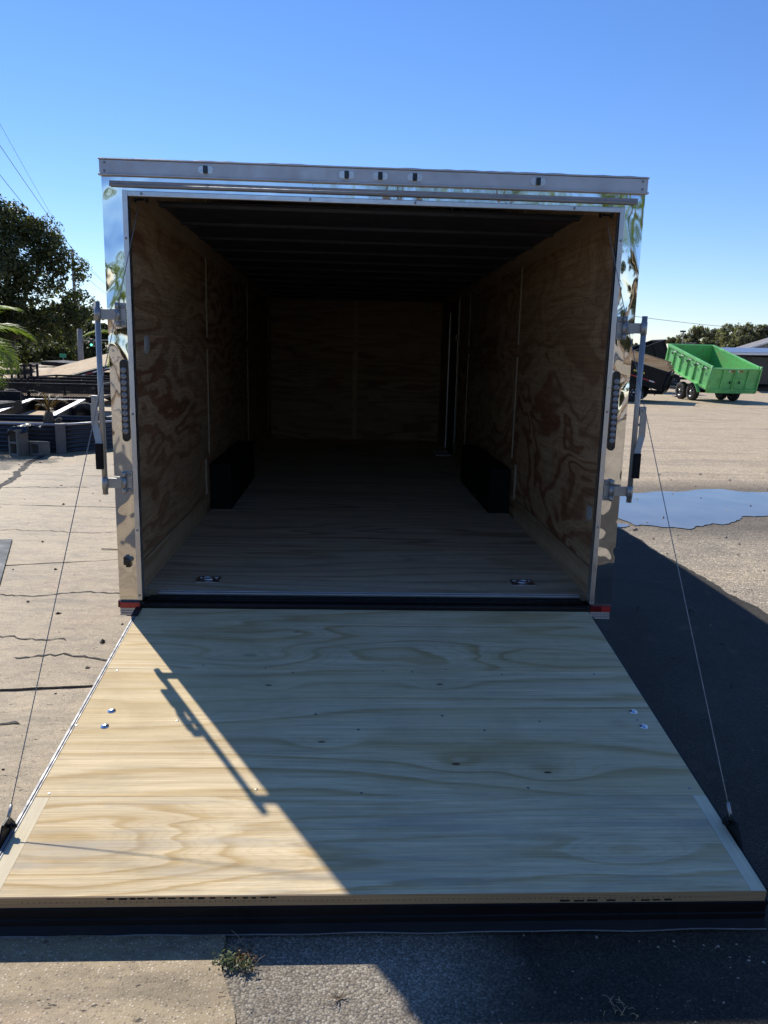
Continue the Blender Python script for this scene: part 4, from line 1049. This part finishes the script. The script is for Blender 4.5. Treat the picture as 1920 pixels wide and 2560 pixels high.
for loc_u, rz_u, lb in (((-13.4, 18.0, 0), 12, 'black mesh-sided trailer half hidden at the left edge behind the palm'), ((-9.0, 19.0, 0), -5, 'black mesh-sided trailer without a gate standing just before the tilted deck')):
    u = copy_tree(UT); u.location = loc_u; u.rotation_euler = (0, 0, rad(rz_u)); u['label'] = lb
    for q in [UT, u]: q['group'] = 'mesh-sided trailers in the left yard'
    if rz_u < 0:
        for q in [o for o in bpy.data.objects if o.parent and (o.parent == u and o.name.startswith('ramp_gate') or o.parent.parent == u and o.name.startswith('gate_mesh'))]: bpy.data.objects.remove(q)
# low car trailer with bright tread-plate runners, between planter and mesh trailer
t = thing('tub_trailer', 'low black trailer with bright tread-plate edges and a wood bed behind the planter', 'trailer', (-6.2, 10.5, 0))
A_, B_, C_, D_ = Vector((-.35, -.12, .40)), Vector((.92, -.18, .42)), Vector((.20, 3.9, .45)), Vector((-1.05, 3.94, .44))
def strip(a, b, w, inn, h=.012):
    d = (b-a).normalized(); nrm = Vector((-d.y, d.x, 0))
    if nrm.dot(inn) < 0: nrm = -nrm
    return MB().prism([a, b, b+nrm*w, a+nrm*w], (0, 0, h))
cen = (A_+B_+C_+D_)/4
for a, b, w in ((A_, B_, .12), (B_, C_, .12), (D_, A_, .12), (C_, D_, .08)): strip(a, b, w, cen-(a+b)/2, .012 if (b-a).length > 2 else .008).build('runner', M['treadplate'], t)
sd_ = MB()
for a, b in ((A_, B_), (B_, C_), (C_, D_), (D_, A_)): sd_.prism([a-Vector((0, 0, .003)), b-Vector((0, 0, .003)), Vector((b.x, b.y, .12)), Vector((a.x, a.y, .12))], (cen-(a+b)/2).normalized()*.03)
sd_.build('side_wall', M['black_steel'], t)
bd = MB(); bd.poly([(p.x*.93+cen.x*.07, p.y*.97+cen.y*.03, .20) for p in (A_, B_, C_, D_)]); bd.build('bed', M['deck'], t)
for x, y in ((-.95, 2.0), (.75, 2.1)): wheel(t, x, y, .26, .16, 1)
t = yard_trailer('black flatbed trailer at the far left with dark side rails', (-10.2, 11.9, 0), rad(-4), 3.4, 2.0, .50, 0, 'dark')
for y_ in (-1.02, .97): MB().box(0, 3.4, y_, y_+.05, .525, .71).build('side_rail', M['black_steel'], t)

# poles, sign, signal, wires
t = thing('utility_pole', 'tall grey utility pole with two cross arms behind the oak', 'utility pole', (-24.2, 70.1, 0))
MB().tube([(0, 0, 0), (0, 0, 9.6)], [.17, .12], 12).build('pole', M['pole'], t)
for z in (8.45, 7.40): MB().tube([(0, 0, z), (.55, -.1, z+.12), (.95, -.15, z+.02)], .035, 8).build('cross_arm', M['wire'], t)
wires = [('thin wire, uppermost of those crossing the sky above the oak', (-24.2, 70.1, 9.5), (-15.0, 25, 15.2)),
         ('dark wire, middle one of those crossing the sky above the oak', (-23.3, 69.95, 8.47), (-15.3, 25, 13.6)),
         ('dark wire, lowest of those crossing the sky above the oak', (-23.3, 69.95, 7.42), (-15.8, 25, 12.4)),
         ('faint top wire running from the utility pole toward the trailer', (-24.2, 70.1, 9.5), (-53, 218, 9.9)),
         ('wire from the upper arm of the utility pole toward the trailer', (-23.3, 69.95, 8.47), (-52, 218, 8.9)),
         ('wire from the lower arm of the utility pole toward the trailer', (-23.3, 69.95, 7.42), (-52, 218, 7.9)),
         ('low wire crossing the sky just above the far left trees', (-30, 74, 5.6), (-40, 240, 6.4)),
         ('single wire sagging over the dump trailers on the right', (3, 38, 5.2), (58, 104, 5.6))]
for i, (lb, a, b) in enumerate(wires):
    a, b = Vector(a), Vector(b); L = (b-a).length
    pts = [a.lerp(b, k/20)+Vector((0, 0, -.012*L*4*(k/20)*(1-k/20)*.5)) for k in range(21)]
    rwi = .016 if i not in (0, 3) else .010
    if i == 7: rwi = .02
    tag(MB().tube(pts, rwi, 6).build('power_line', M['wire']), lb, 'wire', 'overhead power lines')
t = thing('street_sign', 'small green street sign on a post under the left trees', 'sign', (-14.3, 37.4, 0))
MB().tube([(0, 0, 0), (0, 0, 1.1)], .03, 8).build('post', M['pole'], t); MB().box(-.16, .16, -.05, -.035, .92, 1.12).build('sign_face', M['sign'], t)
t = thing('traffic_signal', 'grey traffic signal mast with a lit green light', 'traffic signal', (-13.5, 37.6, 0))
MB().tube([(0, 0, 0), (0, 0, 2.35)], [.16, .13], 12).build('mast', M['pole'], t); MB().tube([(0, 0, 1.75), (1.6, 0, 1.85)], .03, 8).build('arm', M['pole'], t)
hd = MB().box(.50, .66, -.10, .06, 1.50, 1.88, bev=.02).build('signal_head', M['black_plastic'], t)
gl, gnt, gbs = new_mat('green_signal_light'); setp(gnt, gbs, color=(.1, .8, .5)); gbs.inputs['Emission Color'].default_value = (.15, 1, .55, 1); gbs.inputs['Emission Strength'].default_value = 2.0
MB().disc((.58, -.101, 1.58), (0, -1, 0), .055, .02, 12, .01).build('lens', gl, hd)
t = thing('light_pole', 'thin grey light pole in front of the right tree line', 'light pole', (29.3, 66.4, 0)); MB().tube([(0, 0, 0), (0, 0, 3.8)], .05, 8).build('pole', M['pole'], t); MB().box(-.25, .15, -.15, .15, 3.8, 3.95).build('lamp_head', M['dark'], t)

# ------------------------------------------------------------------ trees
def crown(clumps, n, size, name, mat, parent, seed=0, shell=.55, flat=.85, sprig=0):
    g = np.random.default_rng(seed); C_ = np.array([c[:3] for c in clumps], float); Rr = np.array([c[3] for c in clumps], float)
    w = Rr**2.2; w /= w.sum(); idx = g.choice(len(clumps), n, p=w)
    d = g.normal(size=(n, 3)); d /= np.linalg.norm(d, axis=1)[:, None]
    # sub-clumps make the edge uneven and leave gaps
    ns = 16; subs = g.normal(size=(len(clumps), ns, 3)); subs /= np.linalg.norm(subs, axis=2)[:, :, None]; subs *= (shell+(1-shell)*g.random((len(clumps), ns, 1)))
    sub = subs[idx, g.integers(0, ns, n)]
    rad_ = g.random(n)**.45
    P = C_[idx]+Rr[idx][:, None]*(sub*np.array([1, 1, flat])+d*rad_[:, None]*.36)
    nm = d*.7+sub*.5+g.normal(size=(n, 3))*.55+np.array([0, 0, .35]); nm /= np.linalg.norm(nm, axis=1)[:, None]
    a = np.cross(nm, g.normal(size=(n, 3))); a /= np.linalg.norm(a, axis=1)[:, None]; b = np.cross(nm, a)
    s = size*(.55+.9*g.random(n))[:, None]
    V = np.stack([P-a*s*.5, P+b*s*.32-nm*s*.06, P+a*s*.55, P-b*s*.32+nm*s*.05], axis=1).reshape(-1, 3)
    return np_mesh(name, V, 4, mat, parent)
def limb_set(t, base, clumps, r0, mat):
    b = MB(); top = Vector((0, 0, base))
    b.tube([(0, 0, 0), (.05, .02, base*.5), top], [r0*1.25, r0, r0*.8], 12)
    for c in clumps:
        e = Vector(c[:3]); m = top.lerp(e, .5)+Vector((0, 0, .08*(e-top).length))
        b.tube([top-Vector((0, 0, .1)), m, e], [r0*.55, r0*.32, r0*.08], 7)
    b.build('trunk', mat, t)
# oak on the left: clump centres in metres round the trunk
ox, oy = -20.0, 45.0
t = thing('oak_tree', 'big dark oak tree with ragged crown rising at the left', 'tree', (ox, oy, 0))
oak = [(.6, 0, 8.2, 1.5), (2.0, .4, 7.5, 1.35), (2.9, -.3, 6.8, 1.3), (3.7, .2, 6.0, 1.1), (.2, 0, 8.6, 1.2), (1.3, .2, 8.3, 1.1), (1.2, -.8, 6.6, 1.6), (-.4, -1.0, 6.9, 1.7), (-1.6, .3, 7.9, 1.5), (-3.2, 0, 7.2, 2.0),
       (2.2, -.6, 5.5, 1.3), (.4, -1.4, 5.2, 1.8), (-1.6, -1.2, 5.2, 2.0), (3.0, .6, 4.2, 1.0), (4.1, .2, 4.05, .95), (1.6, -1.2, 3.9, 1.4), (4.9, 0, 3.45, .62), (2.9, -.6, 3.0, 1.1), (3.9, -.4, 2.9, .85),
       (.2, -1.6, 3.4, 1.7), (-2.2, -1.4, 3.2, 1.9), (-4.4, -.5, 5.0, 2.4), (-4.8, -.8, 2.9, 2.0), (1.8, 0, 2.3, 1.2), (-.5, -.8, 2.1, 1.5), (-5.5, .5, 7.6, 1.8), (3.4, 0, 2.1, .9)]
crown(oak, 52000, .15, 'crown', M['leaf'], t, 5)
crown([(c[0]*.97, c[1]*.8, c[2], c[3]*.78) for c in oak], 5000, .30, 'inner_crown', M['leaf'], t, 6)
limb_set(t, 1.9, oak[::2], .34, M['bark'])
tw = MB(); rs = random.Random(8)
for k in range(26):
    x = rs.uniform(-2.5, 3.2); z = 8.9+.2*rs.random()-.42*max(0, x-.8)
    tw.tube([(x, 0, z-.6), (x+rs.uniform(-.1, .15), 0, z), (x+rs.uniform(-.1, .25), 0, z+rs.uniform(.25, .75))], [.02, .015, .006], 4)
tw.build('twigs', M['bark'], t)
# low hedge in the shade under the oak
for i, (hx, hy, lb) in enumerate(((-27, 52, 'dark hedge at the left edge below the oak'), (-22.0, 52.5, 'dark hedge below the oak trunk'), (-17.6, 53, 'dark hedge right of the oak near the signal mast'))):
    t = thing('hedge', lb, 'hedge', (hx, hy, 0)); rs = random.Random(i)
    crown([(rs.uniform(-2.6, 2.6), rs.uniform(-.5, .5), rs.uniform(.4, 1.5), rs.uniform(.6, .95)) for k in range(16)], 7000, .2, 'foliage', M['leaf'], t, 70+i)
# reusable tree for the rest
def small_tree(loc, h, label, seed, mat, n=5000, lf=.30, group=None, spread=.42, low=.32):
    t = thing('tree', label, 'tree', loc, random.Random(seed).uniform(0, 6.28), group); rr = random.Random(seed); cl = []
    for k in range(11):
        a = rr.uniform(0, 6.28); q = rr.uniform(.1, 1)*spread*h; z = rr.uniform(low, .88)*h
        cl.append((q*math.cos(a)*(1.1-z/h*.6), q*math.sin(a)*(1.1-z/h*.6), z, h*rr.uniform(.11, .20)))
    cl.append((0, 0, h*.84, h*.15))
    crown(cl, n, lf, 'crown', mat, t, seed); limb_set(t, h*.3, cl[::3], h*.028, M['bark']); return t
Cc = Vector((-.1371, -4.05, 1.736)); k_ = 1.55
def far(p): q = Cc+(Vector(p)-Cc)*k_; return (q.x, q.y, 0), q.z
right_trees = [((32.0, 99, 3.0), 'small dark tree beside the right lock bar'), ((34.3, 98.5, 2.9), 'low tree over the black tipped beds'), ((36.0, 97.5, 3.1), 'low dark tree, leftmost of the right tree line'), ((38.3, 96.5, 3.5), 'small round tree beside the left end of the right tree line'), ((39.3, 92.5, 3.9), 'narrow pointed tree behind the light pole'),
    ((40.2, 91, 4.4), 'rounded tree right behind the light pole'), ((39.8, 86.6, 5.05), 'tall dark tree above the green dump box'), ((41.8, 86.5, 5.0), 'full crowned tree above the right half of the green box'),
    ((40.4, 81.5, 5.35), 'tallest tree of the right tree line with open crown'), ((41.2, 78, 4.4), 'lower pale tree filling the gap above the carport roof'), ((39.9, 76.4, 5.2), 'broad tree over the shingle gable'), ((41.1, 76.3, 5.1), 'dense tree right of the broad one'), ((42.6, 76.3, 5.25), 'rightmost tree of the line at the photo edge'), ((44.6, 76.3, 5.2), 'far tree just outside the right edge')]
for i, (p, lb) in enumerate(right_trees):
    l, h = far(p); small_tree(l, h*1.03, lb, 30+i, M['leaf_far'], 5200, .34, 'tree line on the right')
for i, (p, h, lb) in enumerate([((33, 118, 0), 4.6, 'bushy undergrowth tree under the left end of the tree line'), ((52, 112, 0), 4.6, 'bushy undergrowth tree behind the green box'), ((60, 118, 0), 5.2, 'brownish bushy tree behind the carport'), ((66, 122, 0), 5.4, 'brownish bushy tree over the house roof'), ((72, 126, 0), 5.4, 'brownish bushy tree at the right end')]):
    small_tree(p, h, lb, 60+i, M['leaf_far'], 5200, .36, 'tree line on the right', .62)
for i, (p, h, lb) in enumerate([((-30, 60, 0), 4.8, 'dark street tree low at the left edge'), ((-25.5, 62, 0), 4.6, 'dark street tree beneath the oak'), ((-21.2, 60, 0), 4.4, 'dark street tree left of the traffic signal'), ((-19.0, 57, 0), 3.4, 'small grey-green tree beside the traffic signal'), ((-16.2, 58, 0), 4.0, 'dark street tree behind the left lock bar'), ((-12.5, 60, 0), 3.6, 'dark street tree hidden mostly by the trailer')]):
    small_tree(p, h, lb, 80+i, M['leaf'], 9000, .26, 'street trees on the left', .72, .04)

rs = random.Random(31)
tag(crown([(rs.uniform(-14, 50), rs.uniform(150, 175), rs.uniform(.5, 4.5), rs.uniform(2.0, 3.4)) for k in range(70)], 16000, .8, 'far_wood', M['leaf_far'], None, 77), 'far band of low trees along the horizon beyond the trailer', 'far trees', kind='stuff')
# ------------------------------------------------------------------ planting behind the photographer, mirrored in the polished frame
for i, (x, y, h, lb) in enumerate([(-5.4, -13.0, 2.7, 'short yellow-green palm mirrored in the left post'), (-4.2, -15.5, 2.4, 'lower palm mirrored beside the short one'), (3.2, -14.5, 5.2, 'tall palm mirrored in the header'), (5.6, -13.5, 4.6, 'tall palm mirrored in the right post'), (7.4, -15.5, 5.0, 'second tall palm mirrored in the right post'), (1.0, -17, 5.6, 'slim tall palm mirrored at mid header')]):
    palm((x, y, 0), h, lb, 16, 2.3, 20+i, .14, 2, 'palms behind the camera', .62)
for i, (x, y, h) in enumerate([(3.5, -20, 5.0), (8.5, -19, 5.5), (12.5, -21, 5), (-9, -24, 3.2), (-14, -26, 4.5)]):
    small_tree((x, y, 0), h, ['leafy tree behind the tall palms', 'round tree right of the tall palms', 'broad tree far right behind the camera', 'low shrub tree left behind the camera', 'far left tree behind the camera'][i], 120+i, M['leaf'], 6000, .28, 'trees behind the camera', .55)

# ------------------------------------------------------------------ small things on the ground
def leaf_quads(n, c, r, size, zmin, zmax, seed, up=.6):
    g = np.random.default_rng(seed); P = np.stack([c[0]+g.normal(size=n)*r[0], c[1]+g.normal(size=n)*r[1], zmin+(zmax-zmin)*g.random(n)], 1)
    nm = g.normal(size=(n, 3)); nm[:, 2] = np.abs(nm[:, 2])+up; nm /= np.linalg.norm(nm, axis=1)[:, None]
    a = np.cross(nm, g.normal(size=(n, 3))); a /= np.linalg.norm(a, axis=1)[:, None]; b = np.cross(nm, a); s = size*(.5+g.random(n))[:, None]
    return np.stack([P-a*s, P+b*s*.45, P+a*s, P-b*s*.45], 1).reshape(-1, 3)
t = thing('weed_clump', 'grey-green weed with dry stems in the seam before the ramp', 'weed', (-.43, -2.06, .01)); t.scale = (.82, .82, .82)
np_mesh('leaves', leaf_quads(170, (-.02, -.005), (.022, .016), .0075, .004, .035, 3), 4, M['weed'], t)
np_mesh('leaves', leaf_quads(60, (.045, -.03), (.016, .012), .0075, .004, .025, 4), 4, M['weed'], t)
np_mesh('dead_leaves', leaf_quads(110, (.035, .004), (.022, .022), .007, .003, .035, 5), 4, M['frond_dead'], t)
b = MB(); rs = random.Random(6)
for k in range(34):
    a = rs.uniform(0, 6.28); L = rs.uniform(.02, .065); x, y = rs.gauss(.02, .025), rs.gauss(.01, .025)
    b.tube([(x, y, 0), (x+.5*L*math.cos(a), y+.5*L*math.sin(a), L*.45), (x+L*math.cos(a), y+L*math.sin(a), L*rs.uniform(.1, .6))], [.0016, .0013, .0006], 4)
b.build('stems', M['dry'], t)
t = thing('grass_tuft', 'tiny dry grass tuft on the lit asphalt near the bottom', 'grass', (-.13, -2.19, .004)); b = MB(); rs = random.Random(9)
for k in range(14):
    a = rs.uniform(0, 6.28); L = rs.uniform(.015, .05); b.tube([(0, 0, 0), (.6*L*math.cos(a), .6*L*math.sin(a), L*.5), (L*math.cos(a), L*math.sin(a), L*.35)], [.0012, .001, .0004], 4)
b.build('blades', M['dry'], t)
t = thing('grass_tuft', 'dark grass tuft in the shaded asphalt at lower right', 'grass', (.62, -2.24, .004)); b = MB(); rs = random.Random(19)
for k in range(14):
    a = rs.uniform(0, 6.28); L = rs.uniform(.015, .04); x, y = rs.gauss(0, .03), rs.gauss(0, .02); b.tube([(x, y, 0), (x+.6*L*math.cos(a), y+.6*L*math.sin(a), L*.5), (x+L*math.cos(a), y+L*math.sin(a), L*.35)], [.0012, .001, .0004], 4)
b.build('blades', M['dry'], t)
o = MB().tube([(-2.18, 2.60, .024), (-2.05, 2.58, .026), (-1.93, 2.54, .023)], [.004, .005, .003], 6).tube([(-1.97, 2.555, .024), (-1.92, 2.60, .024)], [.003, .002], 5).build('twig', M['litter']); tag(o, 'dark forked twig on the concrete left of the trailer', 'twig')

# loose stones: uncountable
def stones(n, f, smin, smax, seed):
    g = np.random.default_rng(seed); V = []
    P = f(g, n)
    oc = np.array([[1, 0, 0], [0, 1, 0], [-1, 0, 0], [0, -1, 0], [0, 0, 1]], float)
    for i in range(n):
        s = (smin+(smax-smin)*g.random()**2.5)*np.array([1, .6+.5*g.random(), .5+.4*g.random()]); a = g.random()*6.28; ca, sa = math.cos(a), math.sin(a)
        q = (oc+g.normal(size=(5, 3))*.18)*s; q = np.stack([q[:, 0]*ca-q[:, 1]*sa, q[:, 0]*sa+q[:, 1]*ca, np.maximum(q[:, 2], -.0005)], 1)+P[i]
        for k in range(4): V += [q[k], q[(k+1) % 4], q[4]]
    return np.array(V)
def area_front(g, n): return np.stack([-.40+3.0*g.random(n)**1.3, -2.9+1.0*g.random(n), np.full(n, .0045)], 1)
def area_left(g, n): return np.stack([-5.5+4.1*g.random(n), -1.5+9.5*g.random(n), np.full(n, .0165)], 1)
def area_right(g, n): return np.stack([1.4+6*g.random(n), -1+9*g.random(n), np.full(n, .005)], 1)
tag(np_mesh('gravel', stones(1000, area_front, .0016, .0058, 1), 3, M['stone']), 'loose pale gravel on the asphalt before the ramp', 'gravel', kind='stuff')
tag(np_mesh('leaf_litter', np.concatenate([stones(240, area_left, .004, .022, 2), stones(160, area_right, .005, .025, 4)]), 3, M['litter']), 'dark crumbs and leaf litter scattered over the pavement', 'litter', kind='stuff')
tag(np_mesh('pebbles', stones(220, area_right, .004, .024, 3), 3, M['stone']), 'pale pebbles scattered round the puddle', 'pebbles', kind='stuff')
